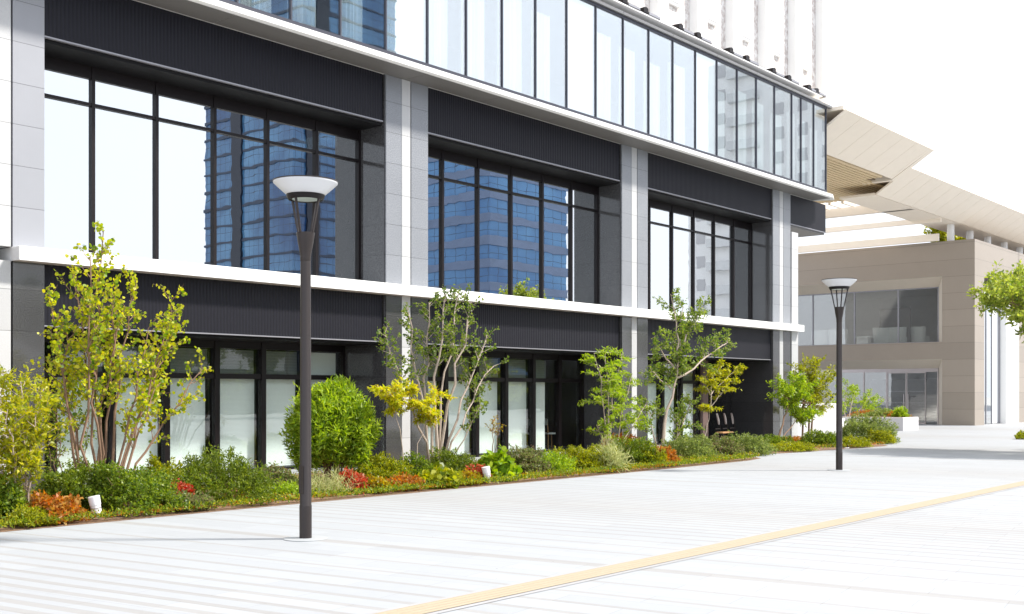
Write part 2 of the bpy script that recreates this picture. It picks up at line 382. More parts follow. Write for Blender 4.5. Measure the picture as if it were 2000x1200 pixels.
# white ledge
w = MB(); w.bev(8.3, 35.42, 16.95, 17.97, 3.64, 3.86, .008); w.build('ledge', M['white_trim'], B)
def mull_frame(mb, xs, y, z0, z1, w, d, trans, tw):
    for x in xs: mb.box(x-w/2, x+w/2, y-d, y+.03, z0, z1)
    xs = sorted(xs)
    for z in trans:
        for a, b_ in zip(xs[:-1], xs[1:]): mb.box(a+w/2, b_-w/2, y-d+.008, y+.022, z-tw/2, z+tw/2)
bays = [(X0+1.25, X1), (X1+1.25, X2), (X2+1.25, X3)]
for bi, (xa, xb) in enumerate(bays):
    # upper header with ribbed dark panel, trim, soffit
    h = MB(); h.box(xa+.003, xb-.06, 17.25, 18.9, 7.29, 8.268); hp = h.build('header_panel', M['ribbed_dark'], B)
    h = MB(); h.box(xa+.003, xb-.06, 17.23, 17.3, 7.262, 7.287); h.build('trim', M['trim'], hp)
    h = MB(); h.box(xa+.003, xb-.031, 17.302, 18.9, 7.2, 7.284); h.build('soffit', M['black'], hp)
    # upper window
    yw = 18.02; n = 6; st = (xb-.03-xa)/n
    xs = [xa+.03+st*i for i in range(n)]+[xb-.06]
    fr = MB(); mull_frame(fr, xs, yw, 3.86, 7.2, .06, .07, (3.95, 6.54), .055)
    fr.box(xa+.06, xb-.09, yw-.055, yw+.02, 6.98, 7.2)
    fo = fr.build('window', M['dark_metal'], B)
    gp = MB()
    for a, b_ in zip(xs[:-1], xs[1:]):
        for z0, z1 in ((3.978, 6.512), (6.568, 6.98)): gp.box(a+.03, b_-.03, yw-.012, yw-.006, z0, z1)
    gp.build('pane', M['glass_mirror'], fo)
    # room behind
    rm = MB(); rm.box(xa, xb, 24, 24.1, 3.9, 7.3); rm.box(xa, xb, 18.1, 24, 3.6, 3.84); rm.box(xa, xb, 18.1, 24, 7.3, 7.4)
    rm.build('upper_room', M['upper_room'], B)
    # lower header
    h = MB(); h.box(xa+.003, xb-.06, 17.27, 17.95, 2.67, 3.638); hp = h.build('header_panel', M['ribbed_dark'], B)
    h = MB(); h.box(xa+.003, xb-.06, 17.25, 17.32, 2.645, 2.667); h.build('trim', M['trim'], hp)
    h = MB(); h.box(xa+.003, xb-.031, 17.322, 18.75, 2.6, 2.664); h.build('soffit', M['black'], hp)
    # lower windows, each its own
    yl = 18.55; st = 1.107
    e0 = xb-.035
    xs = [e0-st*i for i in range(7)] if bi < 2 else None
    if bi == 2: xs = [31.12, 29.98, 28.92, 27.85, 26.8, 26.22]
    if bi < 2: xs.append(xa+.03)
    xs = sorted(set(xs))
    for i, (a, b_) in enumerate(zip(xs[:-1], xs[1:])):
        if b_-a < .2: continue
        f = MB(); f.box(a-.0, a+.11, yl-.1, yl+.03, 0, 2.6)
        if i == len(xs)-2 : f.box(b_-.06, b_, yl-.1, yl+.03, 0, 2.6)
        e = b_-.062 if i == len(xs)-2 else b_-.002
        f.box(a+.112, e, yl-.08, yl+.02, 1.86, 1.96); f.box(a+.112, e, yl-.08, yl+.02, 0, .06)
        f.box(a+.112, e, yl-.08, yl+.02, 2.46, 2.6)
        fo = f.build('window', M['dark_metal'], B)
        g = MB(); g.box(a+.112, e, yl-.012, yl-.004, .06, 1.86); g.box(a+.112, e, yl-.012, yl-.004, 1.96, 2.46)
        g.build('pane', M['glass_low'], fo)
        full = not ((bi == 1 and i >= len(xs)-3) or (bi == 2 and i < 2))
        if full or (bi == 1 and i == len(xs)-3):
            bl = MB(); x1 = e-.02 if full else a+.82
            if bi == 0 and i == len(xs)-2:
                bl.box(a+.14, x1, yl+.12, yl+.128, 1.2, 2.44)
            else: bl.box(a+.14, x1 - (.06 if i % 2 else 0), yl+.12, yl+.128, .07, 1.90)
            tb_ = MB(); tb_.box(a+.14, x1, yl+.14, yl+.148, 1.93, 2.44); tb_.build('transom_blind', M['blind_open'], fo)
            bl.build('blind', M['blind'], fo)
            cd = MB(); cd.tube([(x1+.01, yl+.1, 2.4), (x1+.012, yl+.1, .2)], .008, 5); cd.build('cord', M['dark_metal'], fo)
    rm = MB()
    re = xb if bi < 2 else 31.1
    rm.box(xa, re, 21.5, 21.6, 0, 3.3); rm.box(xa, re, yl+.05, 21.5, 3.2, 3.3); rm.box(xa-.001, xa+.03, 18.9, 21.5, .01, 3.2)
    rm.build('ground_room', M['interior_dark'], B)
# entrance alcove in the third bay
p = MB(); p.box(31.13, 31.45, 18.35, 18.7, 0, 2.6); p.build('entrance_post', M['brown_post'], B)
p = MB(); p.box(31.3, 33.7, 21.2, 21.3, 0, 2.66); p.box(31.2, 33.64, 18.76, 21.2, 2.6, 2.66); p.box(31.15, 31.25, 18.7, 21.2, 0, 2.6)
p.build('alcove_wall', plain('brown_alcove_wall', (.05,.04,.038), .6), B)
p = MB(); p.box(33.645, 34.9, 18.76, 24, 0, 8.2); p.build('alcove_side_wall', M['granite_dark'], B)
p = MB(); p.box(30, 36.15, 22.05, 33, 3.9, 11.3); p.build('rear_wall', M['wall_stone'], B)
# floor over ground rooms, core
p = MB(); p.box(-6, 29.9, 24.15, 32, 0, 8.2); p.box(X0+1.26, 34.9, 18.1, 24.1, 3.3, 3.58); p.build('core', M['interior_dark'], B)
# header box past the last column
p = MB(); p.box(34.9+.03, 37.74, 17.25, 21, 7.29, 8.268); hp = p.build('header_panel', M['ribbed_dark'], B)
p = MB(); p.box(34.93, 37.75, 17.23, 17.3, 7.262, 7.287); p.build('trim', M['trim'], hp)
p = MB(); p.box(34.93, 37.73, 17.302, 21, 7.2, 7.284); p.build('soffit', M['soffit'], hp)
# cornice
p = MB(); p.prism([(16.46,8.40),(16.46,8.30),(16.52,8.272),(17.6,8.272),(17.6,8.44),(16.7,8.44)], 'x', -6, 36.6)
p.add([(36.6,16.46,8.30),(36.6,16.46,8.40),(36.6,17.6,8.44),(36.6,17.6,8.272),(37.35,16.75,8.33)], [(0,4,1),(1,4,2),(2,4,3),(3,4,0)])
co = p.build('cornice', M['white_trim'], B)
p = MB()
xj = 12.0-12
while xj < 36.4:
    p.box(xj+.006, min(xj+2.39, 36.55), 16.54, 17.195, 8.262, 8.2695); xj += 2.4
p.build('soffit_panel', M['soffit'], co)
# glass band
GX = [12.06+1.2036*i for i in range(-15, 19)]+[34.40, 35.35, 36.31]
p = MB(); yb = 16.6
for x in GX:
    if x < -5.5: continue
    p.box(x-.017, x+.017, yb-.04, yb+.05, 8.44, 11.33)
p.box(-6, 36.335, yb-.045, yb+.06, 8.441, 8.505); p.box(-6, 36.335, yb-.045, yb+.06, 11.295, 11.36)
wf = p.build('window_frame', M['band_frame'], B)
solid = {18: 1, 23: 1, 28: 1, 13: 1, 8: 1}
vis = [i for i in range(len(GX)-1) if GX[i] > -5.6]
for i in vis:
    a, b_ = GX[i]+.017, GX[i+1]-.017
    g = MB(); g.box(a, b_, yb-.012, yb-.004, 8.505, 11.295)
    go = g.build('glass_panel', M['glass_band'], B)
    if i in solid:
        g = MB(); g.box(a, b_, yb+.03, yb+.04, 8.505, 11.295); g.build('spandrel', M['fascia' if False else 'white_wall'], go)
    else:
        w_ = .62 if i % 3 else .74
        x0 = a+.02; x1 = a+(b_-a)*w_
        n = 22; vs = []; ztop = 11.2 if i < 18 else 10.75-.12*((i*7) % 3)
        for k in range(n+1):
            x = x0+(x1-x0)*k/n; y = yb+.14+.035*math.sin(k*1.9+i)
            vs += [(x, y, 8.55), (x, y, ztop)]
        g = MB(); g.add(vs, [(2*k, 2*k+2, 2*k+3, 2*k+1) for k in range(n)], True)
        g.build('curtain', M['curtain'], go)
p = MB(); p.box(-6, 36.2, 17.65, 22, 8.3, 8.5); p.box(-6, 36.2, 21.5, 21.6, 8.5, 11.3); p.box(36.2, 36.3, yb+.06, 22, 8.45, 11.36)
p.box(-6, 36.2, yb+.07, 22, 11.2, 11.35)
p.build('band_room', plain('band_room_wall', (.42,.45,.47), .9), B)
# roof fascia: leaning grey panels in lengths, then thin upper strip
p = MB(); xj = 0.0-4.8
while xj < 36.3:
    x1 = min(xj+2.385, 36.62)
    p.prism([(16.5,11.365),(16.62,11.365),(17.25,11.80),(17.25,11.86),(16.48,11.43)][::-1], 'x', xj, x1); xj += 2.4
p.build('roof_fascia', M['fascia'], B)
p = MB(); p.box(-6, 36.9, 16.98, 17.28, 11.9, 11.94); p.box(-6, 36.9, 17.3, 22, 11.37, 11.9); p.build('roof', M['white_trim'], B)
# floodlights on the roof edge
fl = thing('roof_floodlight', (0, 0, 0), 'x', 'floodlight', 'floodlights along the roof edge')
p = MB(); p.prism([(.0,.0),(.22,.0),(.22,.13),(.12,.16),(.0,.13)], 'y', -.14, .1); p.build('bracket', M['dark_metal'], fl)
p = MB(); p.prism([(-.13,-.02),(.1,-.02),(.12,.04),(.05,.09),(-.1,.08)], 'x', .24, .85); hh = p.build('housing', M['dark_metal'], fl)
p = MB(); p.box(.27, .82, -.137, -.1305, -.01, .06); p.build('lens', M['trim'], hh)
spots = [21.9, 22.9, 24.65, 25.65, 27.45, 28.45, 30.35, 31.38, 33.15, 34.25, 35.75, 36.35]
names = ['hidden just above the photo edge', 'second of the row near the top edge', 'third from the left along the roof edge',
         'fourth from the left, its bracket standing clear', 'fifth from the left above the seventh bay of glass', 'sixth from the left, close behind the fifth',
         'seventh from the left above the pale tower reflection', 'eighth from the left with a small raised bracket', 'ninth from the left, fading in the glare',
         'tenth from the left, fading in the glare', 'last but one before the roof corner', 'last one at the roof corner by the bridge']
for i, x in enumerate(spots):
    o = fl if i == 0 else copy_tree(fl)
    o.location = (x, 17.1, 11.96); o['label'] = 'dark floodlight on the roof edge, '+names[i]
# ---------------------------------------------------------------- stone tower above
T = thing('stone_tower', (20, 25, 11.9), 'white mottled stone tower with tall vertical piers rising above the glass band', 'tower')
def tower_mat():
    m, t, b = newmat('mottled_white_stone'); (X, Y, Z), g = pos(t)
    n = noise(t, 5.5, 5, rough=.75); n2 = noise(t, 26, 3)
    c = ramp(t, n, .42, .60, (.5,.44,.42), (.86,.85,.84)); c = mixc(t, math_(t,'MULTIPLY',n2,.3), c, (.6,.54,.5))
    t.links.new(c, b.inputs['Base Color']); b.inputs['Roughness'].default_value = .8; bump(t, b, n, .3, .02); return m
p = MB(); p.box(-4, 38.2, 17.6, 34, 11.95, 52); tw = p.build('wall', tower_mat(), T)
for k in range(12):
    x = 38.2-.55-k*2.15
    p = MB(); p.box(x, x+.55, 17.3, 17.595, 11.95, 52); p.build('pier', M['white_trim'], T)
for k in range(7):
    for j in range(3):
        x = 38.2-2.5-k*2.15; z = 12.9+j*4.0
        p = MB(); p.box(x+.6, x+1.3, 17.5, 17.59, z, z+2.9); f = p.build('window', M['white_trim'], T)
        p = MB(); p.box(x+.65, x+1.25, 17.485, 17.497, z+.08, z+2.82); p.build('pane', M['planter'], f)
# ---------------------------------------------------------------- canopy bridge
K = thing('canopy_bridge', (45, 18, 9), 'pale leaning canopy bridge with slatted tan underside joining the two buildings', 'canopy')
p = MB(); xj = 36.7
while xj < 44.6:
    x1 = min(xj+1.3, 44.75)
    p.prism([(17.6,10.25),(17.6,10.32),(16.05,11.30),(15.98,11.24)], 'x', xj, x1-.015); xj += 1.3
fa = p.build('fascia', M['canopy'], K)
p = MB(); p.box(36.6, 44.7, 16.1, 24, 11.28, 11.4); p.build('roof', M['canopy'], K)
p = MB(); y = 17.66
while y < 27.5: p.box(37.8, 43.9 if y < 18.3 else 48.2, y, y+.13, 10.20, 10.28); y += .2
p.build('slatted_soffit', M['slat'], K)
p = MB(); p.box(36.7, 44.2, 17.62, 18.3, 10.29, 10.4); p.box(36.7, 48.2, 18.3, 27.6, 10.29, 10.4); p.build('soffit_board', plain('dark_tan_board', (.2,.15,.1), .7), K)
p = MB(); p.prism([(17.6,10.21),(16.0,11.24),(16.0,11.28),(19.0,11.28),(19.0,10.21)], 'x', 44.76, 45.05); p.build('end_panel', M['canopy'], K)
p = MB()
for k in range(14): p.box(48.22, 49.5, 18.7+k*.62, 18.82+k*.62, 10.1, 10.3)
p.box(49.6, 49.85, 18.6, 28, 9.75, 10.15); p.box(53.2, 53.35, 18.6, 26, 9.6, 9.85)
p.build('beam', M['canopy'], K)
K2 = thing('roof_canopy', (60, 19, 8.9), 'long pale canopy on round white posts over the taupe building roof', 'canopy')
p = MB(); xj = 45.1
while xj < 84:
    p.prism([(18.4,9.75),(18.4,9.83),(17.0,10.75),(16.95,10.68)], 'x', xj, xj+1.28); xj += 1.3
p.build('fascia', M['canopy'], K2)
p = MB(); p.box(45.1, 84, 17.1, 20, 10.72, 10.85); p.box(45.1, 84, 18.45, 20, 9.75, 9.84); p.build('roof', M['canopy'], K2)
for k in range(9):
    x = 55.45+k*2.8
    p = MB(); p.lathe([(.17,0),(.17,1.04)], 16, x, 18.9, 8.705); p.build('post', M['white_trim'], K2)
# ---------------------------------------------------------------- taupe pavilion
PV = thing('pavilion', (60, 22, 0), 'taupe panelled two storey pavilion with large splayed windows beyond the planted beds', 'building')
PX = 55.0; PY0 = 17.62; PY1 = 34
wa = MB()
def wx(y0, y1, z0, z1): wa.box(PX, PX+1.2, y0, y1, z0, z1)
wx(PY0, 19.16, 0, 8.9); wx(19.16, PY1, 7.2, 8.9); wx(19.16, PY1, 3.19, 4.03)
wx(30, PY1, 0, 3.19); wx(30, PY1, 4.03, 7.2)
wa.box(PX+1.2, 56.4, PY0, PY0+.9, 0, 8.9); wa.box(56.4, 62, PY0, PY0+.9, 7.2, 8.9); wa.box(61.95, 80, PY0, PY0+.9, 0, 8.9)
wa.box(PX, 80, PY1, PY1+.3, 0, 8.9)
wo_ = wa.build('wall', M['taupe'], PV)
p = MB(); p.box(PX+.05, 80, PY0+.05, PY1, 8.6, 8.7); p.build('roof', M['interior_floor'], PV)
def splay(y0, z0, z1, name, bottom=False):
    """right and top splayed reveal of an opening"""
    p = MB(); d = .75; i = .42
    p.add([(PX-.004,y0,z0),(PX+d,y0+i,z0),(PX+d,y0+i,z1-i),(PX-.004,y0,z1)], [(0,1,2,3)])
    p.add([(PX-.004,y0,z1),(PX+d,y0+i,z1-i),(PX+d,30,z1-i),(PX-.004,30,z1)], [(0,1,2,3)])
    return p.build(name, M['taupe_light'], PV)
splay(19.16, 4.03, 7.2, 'window_reveal'); splay(19.16, 0, 3.19, 'door_reveal')
f = MB(); xg = PX+.76
ys = [19.6, 21.6, 23.9, 26.2, 28.5, 30]
for y in ys: f.box(xg-.03, xg+.05, y-.035, y+.035, 4.03, 6.78)
f.box(xg-.02, xg+.05, 19.6, 30, 4.03, 4.09); f.box(xg-.02, xg+.05, 19.6, 30, 6.72, 6.78)
fo = f.build('window', M['trim'], PV)
g = MB(); g.box(xg+.01, xg+.02, 19.6, 30, 4.09, 6.72); g.build('pane', M['glass_pav'], fo)
f = MB()
for y in (19.62, 22.2, 23.4, 24.7, 27, 30): f.box(xg-.03, xg+.05, y-.03, y+.03, 0, 2.77)
f.box(xg-.02, xg+.05, 19.6, 30, 2.6, 2.77)
fo = f.build('window', M['light_metal'], PV)
g = MB(); g.box(xg+.01, xg+.02, 22.23, 30, 0.02, 2.6); g.box(xg+.01, xg+.02, 19.65, 20.2, .02, 2.6); g.build('pane', M['glass_pav'], fo)
for k in range(2):
    y = 20.22+k*.98
    d = MB(); d.box(xg-.03, xg+.03, y, y+.035, .01, 2.6); d.box(xg-.03, xg+.03, y+.925, y+.96, .01, 2.6); d.box(xg-.03, xg+.03, y+.036, y+.924, 2.54, 2.6); d.box(xg-.03, xg+.03, y+.036, y+.924, .01, .09)
    do = d.build('door', M['light_metal'], PV)
    g = MB(); g.box(xg-.005, xg+.005, y+.036, y+.924, .09, 2.54); g.build('pane', M['glass_pav'], do)
    g = MB(); yy = y+(.86 if k == 0 else .1); g.tube([(xg-.08, yy, .7), (xg-.08, yy, 1.5)], .015, 8); g.build('handle', M['light_metal'], do)
    # row of small white dots on the door glass at two heights
    g = MB()
    for zz in (1.05, 1.62):
        for q in range(11): g.lathe([(.018,0),(.018,.004)], 6, 0, 0, 0) if False else g.box(xg-.0085, xg-.0055, y+.07+q*.078, y+.09+q*.078, zz, zz+.02)
    g.build('dot_row', M['white_trim'], do)
p = MB(); p.box(PX+.74, 66, 18.6, 34, 3.75, 3.98); p.box(PX+.1, 66, 18.6, 34, 7.25, 7.35); p.box(66, 66.1, 18.6, 34, 0, 7.3)
p.build('interior', M['interior'], PV)
p = MB(); p.box(60.5, 60.7, 19.5, 20.9, 3.99, 6.2); p.box(60.5, 60.7, 22.8, 24.5, 3.99, 6.2); p.box(60.5, 60.7, 21, 25, .02, 2.3); p.build('dark_partition', plain('brown_partition', (.2,.16,.12), .7), PV)
# side window on the face toward the plaza
f = MB(); ysd = PY0+.3
for x in (56.42, 57.6, 58.5, 59.75): f.box(x-.03, x+.03, ysd-.03, ysd+.04, 0, 6.9)
f.box(56.4, 59.78, ysd-.02, ysd+.03, 6.6, 6.9); fo = f.build('window', M['trim'], PV)
g = MB(); g.box(56.45, 58.5, ysd+.0, ysd+.01, .02, 6.6); g.build('pane', M['glass_mirror'], fo)
g = MB(); g.box(58.53, 59.72, ysd+.05, ysd+.08, .02, 6.6); g.build('white_panel', M['white_wall'], fo)
p = MB(); p.box(59.79, 61.94, PY0-.02, PY0+.9, 0, 7.19); p.build('white_pier', M['white_trim'], PV)
p = MB(); p.box(56.4, 59.78, PY0+.9, PY0+1, 0, 7.2); p.build('side_room', M['interior'], PV)
# roof planter rail
p = MB(); p.box(54.6, 54.75, 19.2, 34, 8.9, 9.25); p.build('roof_kerb', M['canopy'], PV)

# armchairs, tables in the pavilion upper room
def armchair(loc, rz, label, grp='white armchairs in the pavilion window'):
    t = thing('armchair', loc, label, 'armchair', grp)
    o = Vector(loc); t.rotation_euler.z = rz
    def bb(name, fn, mat):
        p = MB(); fn(p); p.v = [(x+o.x, y+o.y, z+o.z) for x, y, z in p.v]; return p.build(name, mat, t)
    bb('seat', lambda p: p.bev(-.32,.32,-.32,.32,.16,.45,.04), M['chair_white'])
    def back(p):
        n = 9; vs = []
        for k in range(n):
            a = PI*(k/(n-1))-PI/2*0; x = -.42*math.sin(a)*.55-.1; y = .46*math.cos(a)
            for r, zz in ((1,.1),(1.12,.92),(.98,.92),(.86,.1)): vs.append((x*r-.05, y*r, zz))
        fs = []
        for k in range(n-1):
            for j in range(4): fs.append((k*4+j, k*4+(j+1)%4, (k+1)*4+(j+1)%4, (k+1)*4+j))
        fs += [(3,2,1,0), ((n-1)*4,(n-1)*4+1,(n-1)*4+2,(n-1)*4+3)]
        p.add(vs, fs, True)
    bb('backrest', back, M['chair_white'])
    for sx in (-1, 1):
        for sy in (-1, 1): bb('leg', lambda p: p.tube([(sx*.24, sy*.24, 0), (sx*.24, sy*.24, .17)], .02, 6), M['dark_metal'])
    return t
for (y, x, rz, lb) in ((26.2, 56.8, 0, 'white armchair nearest the office building in the pavilion window'), (25.2, 56.7, .3, 'white rounded armchair second from the left in the pavilion window'),
                   (22.75, 56.7, .15, 'broad white armchair in the middle of the pavilion window'), (21.95, 56.7, -.1, 'broad white armchair just left of the window post'),
                   (20.95, 57.1, -.5, 'white armchair turned sideways right of the window post')):
    armchair((x, y, 3.985), rz, lb)
t = thing('side_table', (56.6, 23.75, 3.985), 'low white table between the armchairs behind the far lamp post', 'table')
p = MB(); p.bev(56.3, 56.9, 23.35, 24.15, 4.42, 4.5, .02); p.build('table_top', M['white_trim'], t)
p = MB(); p.box(56.4, 56.8, 23.45, 24.05, 3.985, 4.42); p.build('base', M['white_trim'], t)

# ---------------------------------------------------------------- stairs, planter
st = thing('stone_stair', (44, 19, 0), 'white stone steps rising between the office building and the taupe pavilion', 'stairs')
for k in range(9):
    p = MB(); p.bev(36.2, 47.6-.75*k, 19.2+.36*k, 26, .16*k, .16*(k+1), .01); p.build('step', M['step'], st)
p = MB(); p.bev(36.0, 41.8, 18.55, 19.0, 0, 1.15, .02); p.build('side_wall', M['planter'], st)
pl = thing('planter_box', (46.2, 18.6, 0), 'pale rectangular concrete planter with small shrubs by the glass doors', 'planter')
p = MB(); p.bev(45.55, 47.3, 17.45, 20.3, 0, .55, .02); p.build('box', M['planter'], pl)
p = MB(); p.box(45.6, 47.25, 17.5, 20.25, .551, .556); p.build('soil', M['mulch'], pl)
rl = thing('handrail', (48.5, 20.5, 0), 'thin grey handrail standing by the white stone steps', 'handrail')
p = MB(); p.tube([(45.3, 20.6, 0), (45.3, 20.6, 1.0)], .02, 6); p.tube([(45.3,20.6,1.0), (41.6,22.6,1.9)], .02, 6); p.tube([(41.6,22.6,.8), (41.6,22.6,1.9)], .02, 6)
p.build('rail', M['light_metal'], rl)

# ---------------------------------------------------------------- street lamps
def street_lamp(loc, label):
    t = thing('street_lamp', (0,0,0), label, 'street lamp', 'bowl topped street lamps on the plaza')
    p = MB(); p.lathe([(.24,.001),(.24,.008),(.22,.012)], 40); p.build('base_plate', plain('pale_base_disc', (.34,.355,.37), .7), t)
    p = MB(); p.lathe([(.067,.012),(.067,.36),(.0655,.37),(.063,.375),(.056,3.0),(.054,3.02)], 28); po = p.build('pole', M['pole'], t)
    p = MB(); p.box(-.0665, -.062, -.035, .035, .5, .8); p.build('service_door', M['pole'], po)
    p = MB(); p.lathe([(.054,3.02),(.058,3.03),(.058,3.07),(.064,3.12),(.085,3.23),(.1,3.33),(.1,3.335),(.085,3.337)], 28); p.build('collar', M['pole'], t)
    for k in range(4):
        a = k*PI/2+.25
        p = MB(); c, s_ = math.cos(a), math.sin(a)
        q = [(.085,3.32),(.10,3.32),(.186,3.70),(.165,3.70)]
        n = Vector((-s_, c, 0))*.011
        vs = [(r*c+n.x*sg, r*s_+n.y*sg, z) for sg in (-1, 1) for r, z in q]
        p.add(vs, [(0,1,2,3),(7,6,5,4),(0,4,5,1),(1,5,6,2),(2,6,7,3),(3,7,4,0)]); p.build('strut', M['pole'], t)
    p = MB(); p.lathe([(.15,3.70),(.185,3.69),(.205,3.725),(.208,3.745),(.15,3.75)], 40); p.build('ring', M['dark_metal'], t)
    p = MB(); p.lathe([(.02,3.693),(.149,3.697)], 40); p.build('lens', plain('pale_lens', (.5,.56,.52), .3), t)
    p = MB(); p.lathe([(.20,3.746),(.212,3.75),(.27,3.80),(.325,3.85),(.347,3.872),(.347,3.885),(.33,3.89)], 56); bo = p.build('bowl', M['lamp_white'], t)
    p = MB(); p.lathe([(.352,3.8845),(.352,3.896),(.2,3.915),(.05,3.92)], 56); p.build('lid', M['pole'], bo)
    t.location = loc; return t
l1 = street_lamp((7.88, 9.6, .0), 'tall dark street lamp with white bowl standing nearest, before the round green shrub')
l2 = copy_tree(l1, (21.8, 9.67, 0), .5); l2['label'] = 'smaller looking far street lamp with white bowl before the taupe pavilion'
# garden spotlights
def spot(px, py, Y, label):
    q = at(px, py, Y); t = thing('garden_spotlight', (q.x, q.y, .05), label, 'spotlight', 'white garden spotlights in the beds')
    d = Vector((-.15, .12, 1)).normalized()
    p = MB(); c = Vector((q.x, q.y, q.z)); p.tube([c-d*.13, c-d*.125, c+d*.02, c+d*.021, c+d*.13, c+d*.135], [.05,.058,.062,.068,.072,.066], 20); b = p.build('housing', M['white_plastic'], t)
    p = MB(); p.tube([c-d*.02, c-d*.012], .0665, 20); p.build('band', M['light_metal'], b)
    p = MB(); p.tube([(q.x,q.y,.04), (q.x,q.y,max(.1,q.z-.12))], .014, 8); p.build('stake', M['dark_metal'], t)
spot(187, 990, 12.98, 'white cylindrical garden spotlight among the leftmost shrubs')
spot(951, 927, 12.85, 'white garden spotlight beside the red shrub and big yellow leaves')
spot(1655, 884, 13.2, 'white garden spotlight just right of the far lamp post')

# ---------------------------------------------------------------- stools / seats seen through the glass
def stool(loc, rz, label):
    t = thing('wooden_chair', loc, label, 'chair', 'wooden chairs inside the ground floor'); t.rotation_euler.z = rz; o = Vector(loc)
    def bb(name, fn, mat):
        p = MB(); fn(p); p.v = [(x+o.x, y+o.y, z+o.z) for x, y, z in p.v]; return p.build(name, mat, t)
    bb('seat', lambda p: p.bev(-.2,.2,-.2,.2,.43,.47,.02), M['chair_white'])
    for sx in (-1, 1):
        for sy in (-1, 1):
            top = .85 if sx < 0 else .43
            bb('leg', lambda p: p.tube([(sx*.2, sy*.2, 0), (sx*.17, sy*.17, .43), (sx*.17-(.05 if sx < 0 else 0), sy*.17, top)] if sx < 0 else [(sx*.2, sy*.2, 0), (sx*.17, sy*.17, .43)], .018, 6), M['wood'])
    bb('backrest', lambda p: p.bev(-.23,-.2,-.19,.19,.68,.86,.01), M['chair_white'])
stool((23.6, 19.3, .01), .4, 'wooden chair behind the glass left of the last dark mullion')
stool((24.35, 19.2, .01), -.3, 'wooden chair behind the glass nearest the granite reveal')
for k, (px, lb) in enumerate(((1404, 'left'), (1418, 'middle'), (1432, 'right'))):
    q = at(px, 850, 18.05)
    t = thing('curved_seat', (q.x, q.y, 0), {'left':'left one of three curved metal seats in the dark entrance alcove','middle':'middle one of three curved metal seats in the dark entrance alcove','right':'right one of three curved metal seats in the dark entrance alcove'}[lb], 'seat', 'curved metal seats in the entrance alcove')
    p = MB()
    pts = [(-.09+.2*math.sin(u*1.5)*.6, 0, .56+.36*(1-u)) for u in [i/8 for i in range(9)]]
    vs = []
    for i, (x, y, z) in enumerate(pts):
        w_ = .03*math.sin(PI*(i+.6)/9.2)+.008
        vs += [(q.x+x-w_, q.y, z), (q.x+x+w_, q.y, z), (q.x+x+w_, q.y+.04, z), (q.x+x-w_, q.y+.04, z)]
    fs = [(3,2,1,0),(32,33,34,35)]
    for i in range(8):
        for j in range(4): fs.append((i*4+j, i*4+(j+1)%4, (i+1)*4+(j+1)%4, (i+1)*4+j))
    p.add(vs, fs, True); p.build('backrest', M['light_metal'], t)
    p = MB(); p.tube([(q.x+.1,q.y+.02,.56),(q.x+.12,q.y+.02,.02)], .02, 8); p.tube([(q.x+.12,q.y+.02,.42),(q.x-.2,q.y+.02,.42)], .02, 8); p.build('frame', M['dark_metal'], t)
q = at(1417, 853, 17.75)
t = thing('wooden_bench', (q.x, q.y, 0), 'low orange wooden bench at the front of the dark entrance alcove', 'bench')
p = MB(); p.bev(q.x-.35, q.x+.35, q.y-.1, q.y+.15, .3, .34, .01); p.build('seat', M['wood'], t)
for sg in (-1, 1):
    p = MB(); p.box(q.x+sg*.28-.02, q.x+sg*.28+.02, q.y-.08, q.y+.13, 0, .3); p.build('leg', M['dark_metal'], t)

# ---------------------------------------------------------------- foliage
rng = np.random.default_rng(7)
SHP = {
 'diamond': (np.array([(0,0),(.45,.5),(1,0),(.45,-.5)]), [.0,.12,.0,.12]),
 'round':   (np.array([(0,0),(.3,.5),(.75,.45),(1,0),(.75,-.45),(.3,-.5)]), [0,.1,.1,0,.1,.1]),
 'lance':   (np.array([(0,0),(.35,.5),(1,0),(.35,-.5)]), [0,.1,-.1,.1]),
}
def nrm(a): return a/np.maximum(np.linalg.norm(a, axis=1, keepdims=True), 1e-6)
def leaves(P, D, size, ratio, shape, up=.6):
    """P positions, D directions -> verts, faces"""
    n = len(P); D = nrm(D)
    U = nrm(rng.normal(size=(n,3))*(1-up)+np.array([0,0,1])*up)
    A = nrm(np.cross(D, U)); N = np.cross(A, D)
    Lg = size*rng.uniform(.65, 1.25, (n,1)); T, fz = SHP[shape]; k = len(T)
    V = np.empty((n, k, 3))
    for i in range(k): V[:, i] = P+D*Lg*T[i,0]+A*Lg*ratio*T[i,1]+N*Lg*fz[i]
    V = V.reshape(-1, 3); Fc = np.arange(n*k).reshape(n, k)
    return V, Fc
def leafmesh(name, V, Fc, mat, parent=None, org=None):
    o0 = ORG[parent.name] if parent is not None else Vector(org or (0,0,0))
    V = V-np.array(o0)
    me = bpy.data.meshes.new(name); n, k = Fc.shape
    me.vertices.add(len(V)); me.vertices.foreach_set('co', V.astype(np.float32).ravel())
    me.loops.add(n*k); me.loops.foreach_set('vertex_index', Fc.astype(np.int32).ravel())
    me.polygons.add(n); me.polygons.foreach_set('loop_start', np.arange(0, n*k, k, dtype=np.int32))
    me.materials.append(mat); me.update(calc_edges=True); me.validate()
    return link(name, me, parent, org)
